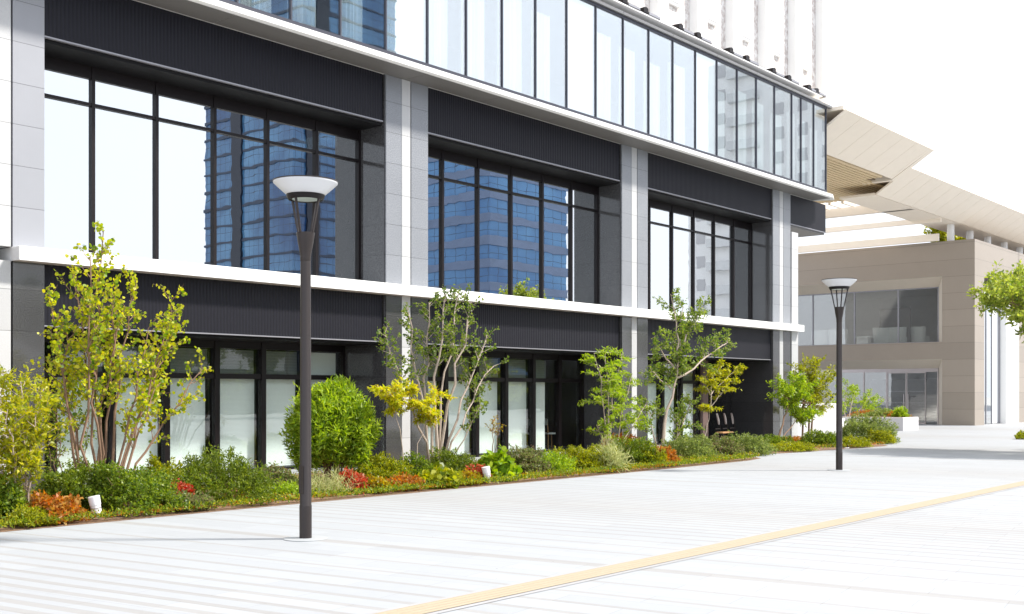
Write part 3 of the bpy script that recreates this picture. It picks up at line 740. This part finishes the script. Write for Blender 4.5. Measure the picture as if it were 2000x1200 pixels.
def shrub(name, px, yt, hw, Y, mat, shape, size, ratio, label, cat='shrub', n=None, group=None, depth=None, base=.04, up=.4, parent_sz=None, loose=.06):
    """a mound of sprigs; px / yt / hw = middle, top and half width in the picture at distance Y"""
    c = at(px, yt, Y); k = ppm(px, Y); rx = hw/k*1.18; ry = depth or max(rx*.8, .25, min(Y-12.76, rx*1.15)); hz = max(c.z-base, .15)
    t = thing(name, (c.x, c.y, base), label, cat, group)
    ns = int(n or max(140, 1250*rx*(hz+.2)*1.6*(.05/size)**1.3)); size *= 1.15; hz *= 1.2
    th = rng.uniform(0, 2*PI, ns); ph = np.arccos(rng.uniform(-.05, 1, ns))
    dirs = np.stack([np.sin(ph)*np.cos(th), np.sin(ph)*np.sin(th), np.cos(ph)], 1)
    # lumpy radius
    lump = 1+.13*np.sin(dirs[:,0]*5+px)+.1*np.sin(dirs[:,1]*7+px*2)+.1*np.sin(dirs[:,2]*8+dirs[:,0]*6+px)
    rr = rng.uniform(.35, 1, ns)**.28*lump*rng.uniform(1-loose*.5, 1+loose*.25, ns)
    C = np.array([c.x, c.y, base])+dirs*np.array([rx, ry, hz])*rr[:,None]
    per = 14
    ax = nrm(dirs+np.array([0,0,.5])+rng.normal(size=(ns,3))*.35)
    u = rng.uniform(-1, .35, (ns, per, 1))
    SL = size*2.3
    P = C[:,None,:]+ax[:,None,:]*u*SL+rng.normal(size=(ns,per,3))*size*.22
    D = ax[:,None,:]*.7+rng.normal(size=(ns,per,3))*.75
    P = P.reshape(-1,3); D = D.reshape(-1,3)
    keep = P[:,2] > base-.01; P = P[keep]; D = D[keep]
    V, Fc = leaves(P, D, size, ratio, shape, up)
    leafmesh('foliage', V, Fc, LM[mat], t)
    mb = MB(); 
    for i in range(9):
        a = rng.uniform(0, 2*PI); q = rng.uniform(.3,.8)
        e = (c.x+rx*q*math.cos(a), c.y+ry*q*math.sin(a), base+hz*rng.uniform(.5,.9))
        mb.tube([(c.x+.1*rx*math.cos(a), c.y+.1*ry*math.sin(a), base-.02), ((c.x+e[0])/2, (c.y+e[1])/2, base+hz*.35), e], [.008,.006,.003], 5)
    mb.build('stem', M['bark'], t)
    return t
G = 'shrubs along the planted beds'
SH = [
 # px, ytop, halfw, Y, leaves, shape, size, ratio, label
 (14, 955, 40, 13.5, 'mid', 'diamond', .045, .55, 'green shrub at the left edge of the photo under the maple'),
 (104, 978, 44, 13.15, 'orange', 'diamond', .05, .6, 'orange leaved low shrub left of the first spotlight'),
 (60, 1005, 36, 12.95, 'yg', 'diamond', .035, .4, 'low yellow green tuft in front of the orange shrub'),
 (150, 925, 62, 14.0, 'dark', 'diamond', .04, .55, 'dark green shrub behind the first white spotlight'),
 (255, 928, 78, 13.5, 'mid', 'diamond', .038, .55, 'large green shrub with bare twigs just right of the first spotlight'),
 (345, 955, 24, 13.5, 'red', 'diamond', .05, .6, 'small red leaved shrub between two large green ones'),
 (368, 975, 40, 13.1, 'mixed', 'diamond', .045, .5, 'pale variegated low shrub below the small red one'),
 (318, 912, 34, 14.4, 'yg', 'diamond', .045, .5, 'yellow green shrub peeping behind the two large green ones'),
 (422, 905, 96, 13.9, 'dark', 'lance', .05, .28, 'wide dark needle leaved shrub left of the near lamp'),
 (535, 925, 48, 14.2, 'mixed', 'diamond', .05, .5, 'loose pale shrub behind the bright green one left of the near lamp'),
 (562, 955, 30, 13.4, 'fresh', 'lance', .05, .3, 'bright green feathery shrub touching the near lamp post'),
 (642, 955, 34, 13.3, 'pale', 'lance', .14, .06, 'pale grassy tuft right of the near lamp post'),
 (688, 930, 25, 13.25, 'red', 'diamond', .05, .6, 'round red leaved shrub right of the near lamp'),
 (732, 938, 26, 13.15, 'amber', 'diamond', .045, .55, 'round amber shrub next to the bigger red one'),
 (742, 905, 50, 14.0, 'yg', 'diamond', .04, .5, 'yellow green mound behind the amber shrub'),
 (805, 903, 44, 13.8, 'mid', 'diamond', .04, .5, 'green mound below the crape myrtle stems'),
 (785, 938, 30, 13.1, 'orange', 'diamond', .04, .55, 'low rusty orange edging plant right of the amber shrub'),
 (882, 892, 48, 13.9, 'dark', 'lance', .05, .28, 'dark bluish needle leaved shrub right of the crape myrtle'),
 (855, 932, 30, 13.05, 'yg', 'round', .09, .9, 'clump of big yellow round leaves at the paving edge'),
 (912, 930, 24, 13.0, 'amber', 'diamond', .04, .55, 'small amber shrub left of the little red one'),
 (932, 918, 17, 13.1, 'red', 'diamond', .045, .6, 'little red shrub touching the second white spotlight'),
 (970, 903, 26, 13.3, 'fresh', 'round', .11, .9, 'clump of big bright round leaves right of the second spotlight'),
 (1022, 885, 44, 13.7, 'mixed', 'diamond', .04, .5, 'purple tinged mixed shrub before the ground floor blinds'),
 (1075, 895, 38, 13.4, 'fresh', 'lance', .05, .35, 'fresh green feathery shrub right of the purple tinged one'),
 (1120, 884, 44, 13.6, 'yg', 'diamond', .035, .5, 'yellow green mound below the wooden chairs behind glass'),
 (1168, 882, 34, 13.3, 'yg', 'diamond', .038, .5, 'yellow green mound left of the pampas tuft'),
 (1191, 888, 12, 12.95, 'pale', 'lance', .2, .06, 'small pale pampas tuft at the paving edge'),
 (1212, 860, 30, 15.2, 'orange', 'diamond', .05, .55, 'rusty shrub behind the bed at the feathery maple stems'),
 (1240, 868, 46, 13.6, 'mid', 'diamond', .038, .5, 'green mound in front of the second column'),
 (1297, 882, 26, 13.1, 'orange', 'diamond', .04, .55, 'orange low shrub in front of the tall leaning tree'),
 (1270, 880, 24, 13.2, 'yg', 'diamond', .038, .5, 'small yellow green mound left of the orange low shrub'),
 (1343, 862, 44, 13.9, 'grey', 'lance', .05, .35, 'soft grey green shrub below the tall leaning tree'),
 (1402, 862, 36, 13.9, 'mixed', 'diamond', .04, .5, 'mixed leaf shrub below the small yellow maple'),
 (1455, 855, 40, 13.9, 'grey', 'lance', .05, .35, 'soft green shrub rounding off the end of the first bed'),
 (1508, 856, 30, 15.5, 'mid', 'diamond', .04, .5, 'green mound at the left end of the second bed'),
 (1545, 868, 36, 13.8, 'yg', 'diamond', .035, .5, 'bright yellow green mound at the front of the second bed'),
 (1556, 857, 26, 15.2, 'orange', 'diamond', .04, .55, 'orange topped mound behind the bright yellow green one'),
 (1605, 848, 34, 14.3, 'mid', 'diamond', .04, .5, 'green mound in the middle of the second bed'),
 (1690, 824, 44, 14.4, 'grey', 'lance', .06, .35, 'large grey green shrub right of the far lamp post'),
 (1665, 858, 24, 13.4, 'yg', 'diamond', .04, .5, 'low yellow mound in front of the grey green shrub'),
 (1718, 847, 24, 13.7, 'yg', 'diamond', .04, .5, 'yellow green mound at the far tip of the second bed'),
]
for (px, yt, hw, Y, mt, sh, sz, ra, lb) in SH:
    shrub('shrub' if mt != 'pale' else 'grass_tuft', px, yt, hw, Y, mt, sh, sz, ra, lb, 'shrub' if mt != 'pale' else 'grass tuft', group=G, up=.2 if sh == 'lance' else .5)
# plants in the concrete planter and inside
for (px, yt, hw, Y, mt, lb) in ((1722, 804, 22, 19.0, 'grey', 'grey green shrub in the pale concrete planter'), (1748, 812, 16, 18.4, 'orange', 'orange tinged plant in the middle of the concrete planter'),
                                (1758, 800, 11, 17.9, 'fresh', 'bright green little bush at the right end of the concrete planter'), (1694, 812, 20, 20.0, 'orange', 'rusty plant at the left end of the concrete planter')):
    shrub('shrub', px, yt, hw, Y, mt, 'diamond', .06, .5, lb, group='shrubs in the concrete planter', base=.55)
shrub('shrub', 1998, 848, 14, 11.3, 'yg', 'diamond', .05, .5, 'low green plant at the right edge of the photo below the large tree')
# big round willow leaved shrub
def round_shrub():
    px, yt, hw, Y = 650, 760, 87, 14.6
    c = at(px, yt, Y); k = ppm(px, Y); rx = hw/k; t = thing('round_shrub', (c.x, c.y, .05), 'big round bright green willow leaved shrub behind the near lamp post', 'shrub')
    zb = .25; hz = (c.z-zb)/2; cz = zb+hz; ns = 1500
    d = nrm(rng.normal(size=(ns,3))); d[:,2] = np.where(d[:,2] < -.75, -d[:,2], d[:,2])
    rr = rng.uniform(.5, 1.0, ns)**.5*(1+.08*np.sin(d[:,0]*7)+.07*np.sin(d[:,2]*9+d[:,1]*5))
    prof = 1-.3*np.maximum(d[:,2], 0)           # slightly pointed
    C = np.array([c.x, c.y, cz])+d*np.stack([rx*prof, rx*.95*prof, hz*np.ones(ns)], 1)*rr[:,None]
    rr[:200] *= rng.uniform(1, 1.16, 200); C[:200] = np.array([c.x, c.y, cz])+d[:200]*np.stack([rx*prof, rx*.95*prof, hz*np.ones(ns)], 1)[:200]*rr[:200,None]
    per = 16; ax = nrm(d*.6+np.array([0,0,.9])+rng.normal(size=(ns,3))*.25)
    u = rng.uniform(-1, .6, (ns,per,1))
    P = (C[:,None]+ax[:,None]*u*.24+rng.normal(size=(ns,per,3))*.015).reshape(-1,3)
    D = (ax[:,None]*.7+rng.normal(size=(ns,per,3))*.6).reshape(-1,3)
    V, Fc = leaves(P, D, .105, .27, 'lance', .3); leafmesh('foliage', V, Fc, LM['fresh'], t)
    mb = MB()
    for i in range(22):
        a = rng.uniform(0, 2*PI); q = rng.uniform(.1,.7)
        mb.tube([(c.x+.1*math.cos(a), c.y+.1*math.sin(a), .03), (c.x+rx*q*.5*math.cos(a), c.y+rx*q*.5*math.sin(a), cz*.6), (c.x+rx*q*math.cos(a), c.y+rx*q*math.sin(a), cz+hz*.6)], [.018,.012,.004], 6)
    mb.build('stem', M['bark'], t)
round_shrub()

def bez(a, b, sag, n=7, wob=.03):
    a, b = np.array(a, float), np.array(b, float); pts = []
    m = (a+b)/2+np.array(sag)
    for i in range(n):
        u = i/(n-1); p = (1-u)**2*a+2*u*(1-u)*m+u*u*b
        if 0 < i < n-1: p = p+rng.normal(size=3)*wob*np.linalg.norm(b-a)*.35
        pts.append(p)
    return np.array(pts)
def interp(pts, u):
    s = u*(len(pts)-1); i = min(int(s), len(pts)-2); return pts[i]+(pts[i+1]-pts[i])*(s-i)
def tree(name, label, stems, leafmat_, barkmat, shape='diamond', size=.06, ratio=.6, rad=.03, tw=(8, .45), subs=3, lv=10, t0=.3, org=None, cat='tree', up=.3, group=None,
         spread=.9, rise=.5, blobs=(), end_t=1.0, droop=0, flat=1.0, sub_len=.45, dens=1.0):
    """stems = list of (base point, end point, radius factor, branch start) ; twigs and leaves grow along them"""
    t = thing(name, org, label, cat, group)
    mb = MB(); P = []; D = []
    tips = []
    for st_ in stems:
        a, b_, rf = st_[:3]; s0 = st_[3] if len(st_) > 3 else t0
        L_ = np.linalg.norm(np.array(b_)-np.array(a))
        pts = bez(a, b_, rng.normal(size=3)*.04*L_+np.array([0,0,.03*L_]), 9)
        mb.tube([tuple(p) for p in pts], [rad*rf*(1-.8*i/8)+.003 for i in range(9)], 7)
        nb = int(tw[0]*max(.4, L_/2.0)*dens)
        main = nrm((pts[-1]-pts[0])[None])[0]
        for k in range(nb):
            u = s0+(end_t-s0)*(k+rng.uniform(0,1))/nb; o_ = interp(pts, u)
            r_ = rng.normal(size=3); r_ -= main*np.dot(r_, main); r_ /= np.linalg.norm(r_)
            d = main*rise+r_*spread+np.array([0,0,.25-droop]); d[2] *= flat; d /= np.linalg.norm(d)
            ln = tw[1]*(1.15-.65*abs(u-.55))*rng.uniform(.5, 1.15)
            e = o_+d*ln; q = bez(o_, e, (0,0,-.04*ln-droop*.15*ln), 4, .05)
            mb.tube([tuple(p) for p in q], [.006+rad*.12, .005, .004, .002], 5, False)
            tips.append((q, ln))
            for j in range(subs):
                v = rng.uniform(.25, 1); oo = interp(q, v); dd = d+rng.normal(size=3)*.6*np.array([1,1,flat]); dd /= np.linalg.norm(dd)
                q2 = bez(oo, oo+dd*ln*sub_len, (0,0,0), 3, .05)
                mb.tube([tuple(p) for p in q2], [.004,.003,.0015], 4, False); tips.append((q2, ln*sub_len))
    for q, ln in tips:
        m = max(5, int(lv*2.3*ln/.3*dens))
        for j in range(m):
            u = rng.uniform(.12, 1.02); p = interp(q, min(u, 1)); P.append(p+rng.normal(size=3)*size*.35*np.array([1,1,flat])); D.append((q[-1]-q[0])/max(ln,.01)*.6+rng.normal(size=3)*.8+np.array([0,0,-droop]))
    for (c, r, n_) in blobs:
        x = rng.normal(size=(n_,3)); x = nrm(x)*rng.uniform(.3,1,(n_,1))**.5*np.array(r)
        P += list(x+np.array(c)); D += list(rng.normal(size=(n_,3))+np.array([0,0,-.2]))
    mb.build('trunk', M[barkmat], t)
    V, Fc = leaves(np.array(P), np.array(D), size, ratio, shape, up); leafmesh('crown', V, Fc, LM[leafmat_], t)
    return t
def A(px, py, Y): return tuple(at(px, py, Y))
def base(px, Y): q = at(px, 900, Y); return (q.x, q.y, .03)
# yellow birch-like multi stem tree at the left
def birch():
    Y = 14.3; b = base
    s = []
    for bx, yy, pts in ((176,Y-.2,(176,500)), (180,Y,(202,450)), (200,Y+.1,(225,570)), (186,Y,(140,535)), (212,Y-.1,(268,550)), (222,Y,(335,580)),
                        (165,Y,(95,565)), (225,Y+.1,(395,722)), (205,Y,(290,640)), (160,Y+.2,(112,680)), (215,Y+.2,(330,690)), (190,Y,(245,600)), (200,Y,(180,600)), (218,Y-.2,(300,765)), (165,Y,(130,640)), (215,Y,(345,630))):
        s.append((b(bx, yy), A(pts[0], pts[1], yy+rng.uniform(-.45,.45)), 1.0, .42))
    tree('multi_stem_tree', 'tall multi stemmed tree with round yellow leaves at the left of the facade', s, 'birch', 'bark', 'round', .05, .95, .019, (12, .36), 2, 5, org=b(195, Y), spread=.8, rise=.75)
birch()
tree('maple_tree', 'yellow green maple cropped by the left photo edge', [(base(48,13.6),A(40,745,13.6),1,.25),(base(52,13.6),A(70,790,13.4),1,.2),(base(40,13.7),A(-10,740,13.8),1,.2),(base(44,13.6),A(15,800,13.3),.8,.2),(base(52,13.5),A(85,760,13.9),.8,.3),(base(30,13.7),A(-40,800,13.5),.8,.3)],
     'maple', 'bark_pale', 'lance', .075, .45, .016, (19, .36), 2, 13, org=base(48,13.6))
# crape myrtle
Y = 14.3
tree('crape_myrtle', 'pale barked vase shaped tree with sparse olive leaves before the first column', [
    (base(853,Y),A(870,575,Y),1.1,.55),(base(850,Y),A(838,590,Y+.2),1,.55),(base(856,Y),A(920,590,Y-.2),1.1,.6),(base(848,Y),A(795,600,Y+.3),.9,.5),
    (base(858,Y),A(952,655,Y),.9,.6),(base(845,Y),A(752,650,Y-.3),.8,.6),(base(860,Y),A(965,715,Y+.3),.7,.55),(base(855,Y),A(895,575,Y+.4),.8,.55),(base(862,Y),A(940,790,Y-.4),.5,.6)],
    'olive', 'bark_pale', 'round', .048, .7, .03, (12, .3), 3, 7, org=base(853,Y), spread=.9, rise=.6)
Y = 13.8
tree('small_maple', 'small bright yellow maple spreading in front of the first column', [(base(792,Y),A(770,775,Y),.8,.8),(A(790,790,Y),A(735,752,Y-.1),.5,.2),(A(785,790,Y),A(825,790,Y),.5,.2),(A(800,800,Y),A(862,770,Y+.2),.5,.3),(base(806,Y),A(840,800,Y),.6,.8),(A(775,770,Y),A(800,758,Y),.4,.1)],
    'gold', 'bark_pale', 'lance', .075, .45, .012, (30, .2), 3, 16, org=base(792,Y), spread=1, rise=.3, droop=.1, flat=.3, up=.85)
tree('sapling', 'thin twiggy sapling with one leafy tuft before the blinds', [(base(958,14.2),A(962,822,14.2),1,.75),(base(962,14.2),A(975,835,14.1),.7,.8)], 'amber', 'bark', 'lance', .05, .4, .01, (9, .16), 2, 8, org=base(958,14.2))
# feathery maple
Y = 14.6
tree('feathery_maple', 'slender feathery green maple in front of the second column', [(base(1188,Y),A(1182,680,Y),1,.3),(base(1190,Y),A(1215,690,Y),1,.35),(base(1194,Y),A(1235,730,Y+.2),.8,.4),(base(1186,Y),A(1160,690,Y-.1),.7,.5),(base(1196,Y),A(1262,790,Y),.6,.5),(base(1190,Y),A(1165,830,Y),.5,.6)],
    'fresh', 'bark_pale', 'lance', .08, .34, .018, (15, .32), 3, 12, org=base(1190,Y), spread=1.0, rise=.2, droop=.05, up=.85, flat=.3)
Y = 14.6
tree('leaning_tree', 'tall green tree with leaning pale trunk in front of the third bay', [(base(1290,Y),A(1330,680,Y),1.5,.6),(A(1322,720,Y),A(1310,575,Y),.8,.1),(A(1325,700,Y),A(1372,600,Y),.8,.2),(A(1328,690,Y),A(1335,600,Y+.3),.8,.2),(A(1318,720,Y),A(1275,660,Y),.7,.2),(A(1320,740,Y),A(1425,665,Y-.2),.8,.3),(A(1310,760,Y),A(1270,720,Y),.6,.2),(base(1300,Y),A(1350,780,Y),.8,.4),(base(1284,Y),A(1262,780,Y+.2),.6,.4),(base(1310,Y),A(1330,820,Y-.2),.5,.2)],
    'leaf', 'bark_pale', 'diamond', .075, .5, .03, (15, .36), 3, 11, org=base(1290,Y), spread=.9, rise=.4, droop=.1)
Y = 14.4
tree('yellow_maple', 'small yellow green layered maple with a forked stem before the dark alcove', [(base(1372,Y),A(1388,795,Y),1,.9),(A(1388,795,Y),A(1392,725,Y),.7,.3),(A(1388,795,Y),A(1425,745,Y-.1),.7,.4),(A(1390,770,Y),A(1440,715,Y),.5,.4),(A(1390,775,Y),A(1372,735,Y),.5,.3),(A(1390,740,Y),A(1410,710,Y),.4,.2)],
    'maple', 'bark_pale', 'lance', .08, .4, .016, (20, .24), 3, 15, org=base(1372,Y), spread=1, rise=.2, droop=.05, up=.85, flat=.35)
Y = 16.0
tree('staked_tree', 'broad low green tree with a leaning trunk by the corner of the office building', [(base(1518,Y),A(1545,770,Y),1.2,.7),(A(1540,780,Y),A(1515,760,Y),.6,.1),(A(1540,780,Y),A(1580,755,Y),.6,.1),(A(1542,775,Y),A(1550,745,Y),.6,.1),(base(1524,Y),A(1575,800,Y),.6,.6)],
    'fresh', 'bark', 'lance', .1, .42, .03, (26, .45), 3, 12, org=base(1518,Y), up=.3)
Y = 16.2
tree('autumn_tree', 'taller yellowing tree supported by wooden stakes in the second bed', [(base(1581,Y),A(1590,740,Y),1.2,.5),(A(1588,780,Y),A(1570,715,Y),.7,.1),(A(1588,780,Y),A(1625,735,Y),.7,.1),(A(1588,790,Y),A(1595,705,Y),.7,.1),(A(1586,800,Y),A(1560,770,Y),.6,.1),(A(1586,800,Y),A(1612,790,Y),.6,.1)],
    'yg', 'bark', 'diamond', .08, .55, .03, (22, .5), 3, 9, org=base(1581,Y), up=.3)
t = thing('tree_stake', (base(1572,Y)[0], Y, .03), 'brown wooden stakes tied round the yellowing tree trunk', 'tree stake')
for px in (1567, 1579):
    q = base(px, Y-.15); p = MB(); p.tube([q, (q[0]+.1, q[1], 1.35)], .035, 8); p.build('post', M['bark'], t)
q = base(1573, Y-.2); p = MB(); p.tube([(q[0]-.25,q[1],1.25),(q[0]+.35,q[1],1.25)], .03, 8); p.build('crossbar', M['bark'], t)
Y = 20.4
tree('slender_tree', 'slender multi stemmed light green tree behind the far lamp post', [(base(1655,Y),A(1672,760,Y),1,.5),(base(1660,Y),A(1700,775,Y),.9,.5),(base(1650,Y),A(1655,750,Y),.8,.5),(base(1662,Y),A(1712,800,Y),.6,.6),(base(1650,Y),A(1630,790,Y),.6,.5)],
    'fresh', 'bark_pale', 'lance', .1, .4, .035, (12, .5), 3, 7, org=base(1660,Y))
# large tree at right, trunk outside the frame
tb = (33.0, 7.0, 0.0)
stems = [(tb, (33.0, 7.0, 3.6), 3.0, .8)]
for k in range(52):
    a = k*2.4; zz = -.92+1.87*((k*0.618) % 1); rr_ = math.sqrt(max(.1, 1-min(max(zz, 0)**2, .9)))*(1-.12*((k*.37) % 1))
    stems.append(((33+.1*math.cos(a), 7+.1*math.sin(a), 1.9+.035*k), (32.7+3.1*rr_*math.cos(a), 7.2+3.1*rr_*math.sin(a), 3.5+2.3*zz), .9, .3))
tree('shade_tree', 'large light green shade tree cropped by the right photo edge', stems, 'lime', 'bark', 'diamond', .12, .5, .05, (14, .6), 3, 6, org=tb, up=.2)
# vine on the blinds side: dark climber by the left windows
tree('climbing_plant', 'dark green climbing plant against the leftmost blinds', [(base(100,17.9),A(95,760,17.9),.5,.1),(base(120,17.9),A(125,750,17.9),.5,.1),(base(145,17.8),A(150,770,17.8),.5,.1),(base(108,17.8),A(112,800,17.8),.5,.1),(base(160,17.8),A(175,800,17.8),.5,.1)],
     'dark', 'bark', 'diamond', .06, .6, .012, (16, .22), 2, 7, org=base(120,17.9), cat='climber')
# greenery on the pavilion roof
for i, (px, Y_, z, r, lb) in enumerate(((1862, 24, 12.2, 1.0, 'low tree on the pavilion roof behind the first white posts'), (1925, 23, 12.0, 1.2, 'leafy tree on the pavilion roof between the middle posts'), (1985, 22, 11.6, 1.3, 'leafy tree on the pavilion roof at the right photo edge'))):
    q = at(px, 460, Y_); 
    tree('roof_tree', lb, [((q.x,q.y,8.7),(q.x,q.y,z+.4),1,.3),((q.x,q.y,9.0),(q.x+1.9,q.y,z-.4),.6,.2),((q.x,q.y,9.0),(q.x-1.9,q.y,z-.5),.6,.2)], 'maple', 'bark', 'diamond', .2, .5, .05, (24, 1.1), 2, 8, org=(q.x,q.y,8.7), group='trees on the pavilion roof')
# ground cover: low leafy scatter over both beds
def inside(p, poly):
    x, y = p; c = False; n = len(poly)
    for i in range(n):
        x1, y1 = poly[i]; x2, y2 = poly[(i+1) % n]
        if (y1 > y) != (y2 > y) and x < (x2-x1)*(y-y1)/(y2-y1)+x1: c = not c
    return c
def cover(name, mt, n, size, hmax, front, seed):
    P = []; 
    while len(P) < n:
        if rng.uniform() < .82: b, xr = bed1, (4.5, 25.1)
        else: b, xr = bed2, (25.9, 33.5)
        x = rng.uniform(*xr); y = 12.56+rng.uniform()**((2.2 if front is True else 1) if front != 2 else 1)*(4.2 if front != 2 else .3)
        if inside((x, y), b) and (front == 2 or math.sin(x*2.1+seed)+math.sin(y*3.3+x*.7+seed*2) > -.6): P.append((x, y, .06+rng.uniform()**2*hmax))
    P = np.array(P); D = rng.normal(size=P.shape)+np.array([0,0,.9])
    V, Fc = leaves(P, D, size, .4, 'lance', .3)
    o = leafmesh(name, V, Fc, LM[mt]); tag(o, {'yg':'low yellow green ground cover spread through the beds','orange':'fallen rusty leaves along the bed edge','mid':'low green ground cover between the shrubs'}[mt], 'ground cover', kind='stuff')
cover('ground_cover', 'yg', 11000, .05, .07, True, 0)
cover('ground_cover', 'mid', 12000, .06, .1, False, 3)
cover('ground_cover', 'yg', 3500, .05, .06, 2, 1)
cover('ground_cover', 'mid', 6000, .05, .06, 2, 4)
cover('leaf_litter', 'orange', 14000, .045, .03, True, 5)

# ---------------------------------------------------------------- across the plaza (seen mirrored in the glass)
def curtain_mat(name, c0, c1, line, sx=1.5, sz=3.4, rough=.12):
    m, t, b = newmat(name); (X, Y, Z), g = pos(t)
    xy = math_(t, 'ADD', X, Y)
    fx = math_(t, 'FRACT', math_(t, 'DIVIDE', xy, sx)); fz = math_(t, 'FRACT', math_(t, 'DIVIDE', Z, sz/2))
    ln = math_(t, 'MAXIMUM', math_(t, 'LESS_THAN', fx, .05), math_(t, 'LESS_THAN', fz, .05))
    n = noise(t, .06, 4); n2 = noise(t, .6, 2)
    c = ramp(t, n, .35, .65, c0, c1); c = mixc(t, math_(t,'MULTIPLY',n2,.4), c, c0); c = mixc(t, ln, c, line)
    t.links.new(c, b.inputs['Base Color']); b.inputs['Roughness'].default_value = rough; b.inputs['Specular IOR Level'].default_value = .7
    return m
def office(name, x0, x1, y0, y1, h, label, gl, bandm, floor=3.3, bandh=.9, fins=()):
    t = thing(name, ((x0+x1)/2, (y0+y1)/2, 0), label, 'tower')
    p = MB(); p.box(x0, x1, y0, y1, 0, h); p.build('glass_wall', gl, t)
    p = MB(); z = 3.0
    while z < h-1:
        p.box(x0-.2, x1+.2, y0-.2, y1+.2, z, z+bandh); z += floor
    p.build('floor_band', bandm, t)
    p = MB(); p.box(x0+1, x1-1, y0+1, y1-1, h, h+2.5); p.build('roof', bandm, t)
    for (a, b_, c, d, hh) in fins:
        p = MB(); p.box(a, b_, c, d, 0, hh); p.build('pier', M['tower_dark'], t)
    return t
M['tower_blue'] = curtain_mat('blue_curtain_wall', (.02,.07,.19), (.12,.3,.5), (.01,.03,.07))
M['tower_blue2'] = curtain_mat('bright_blue_curtain_wall', (.03,.12,.3), (.1,.27,.5), (.015,.045,.11), 2.2)
M['tower_band'] = plain('dark_spandrel', (.02,.035,.07), .4, nscale=.3)
M['tower_grey'] = plain('grey_spandrel', (.13,.18,.29), .5, nscale=.3, var=.3)
M['tower_dark'] = plain('dark_pier', (.012,.016,.03), .4)
office('glass_tower', 130, 153, -153, -126, 96, 'tall blue glass tower across the plaza mirrored in the first bay of windows', M['tower_blue'], M['tower_band'], 3.4, .45, [(129.6,131,-144,-141,97),(133,136,-126.5,-125.6,97)])
office('banded_tower', 124, 142.5, -96, -73, 41, 'banded grey and blue office block mirrored in the second bay of windows', M['tower_blue2'], M['tower_grey'], 3.4, 1.25)
C3 = thing('apartment_tower', (135, -30, 0), 'pale apartment tower across the plaza mirrored at the right end of the glass band', 'tower')
p = MB(); p.box(122, 150, -38, -20, 0, 42); p.build('wall', plain('pale_render', (.88,.87,.86), .8, nscale=.5), C3)
p = MB()
for k in range(14):
    z = 2+k*2.9; p.box(121.2, 122, -35, -31, z, z+.25); p.box(121.2, 121.25, -35, -31, z+.25, z+1.1); p.box(124, 129, -20, -19.2, z, z+.25); p.box(138, 143, -20, -19.2, z, z+.25)
p.build('balcony', plain('grey_balcony', (.7,.7,.7), .7), C3)
for k in range(14):
    for y in (-36.8, -29, -26, -23): 
        z = 2.6+k*2.9; p = MB(); p.box(121.93, 121.99, y, y+1.2, z, z+1.4); p.build('window', M['planter'], C3)
# low pale wall building and trees behind the camera
lb_ = thing('pavilion_across', (72, -40, 0), 'low white building across the plaza seen only in reflections', 'building')
p = MB(); p.box(60, 84, -62, -40, 0, 11); p.build('wall', M['white_trim'], lb_)
p = MB()
for k in range(10): p.box(61+k*2.3, 62.6+k*2.3, -39.99, -39.9, 1, 9)
p.build('window', M['tower_band'], lb_)
def plaza_tree(x, y, h, first=None):
    return None
r0 = rng
pt = tree('plaza_tree', 'dense green tree across the plaza, nearest the low white building', [((45,-22,0),(45,-22,5.5),4,.45)]+[((45,-22,3.2+.2*k),(45+2.4*math.cos(k*1.3),-22+2.4*math.sin(k*1.3),5.2+1.6*((k*37)%10)/10),1.2,.2) for k in range(11)],
      'mid', 'bark', 'diamond', .22, .6, .05, (26, .9), 2, 8, org=(45,-22,0), group='trees across the plaza')
for i, (x, y, s_, lb2) in enumerate(((30,-22,1.0,'first tree of the row behind the plaza'), (39,-23,.9,'second tree of the row behind the plaza'), (53,-22,1.1,'third tree of the row behind the plaza'), (63,-23,1.0,'fourth tree of the row behind the plaza'), (74,-22,.95,'fifth tree of the row behind the plaza'), (88,-21,1.1,'last tree of the row behind the plaza'), (20,-24,1.05,'tree behind the camera near the plaza corner'))):
    c = copy_tree(pt, (x, y, 0), i*1.1); c.scale = (s_*1.2, s_*1.2, s_); c['label'] = lb2
hz = MB(); hz.box(-60, 110, -33, -31, 0, 3.2)
tag(hz.build('hedge_wall', plain('dark_hedge', (.05,.07,.035), .9, var=.5, nscale=2)), 'long dark clipped hedge behind the plaza trees', 'hedge')
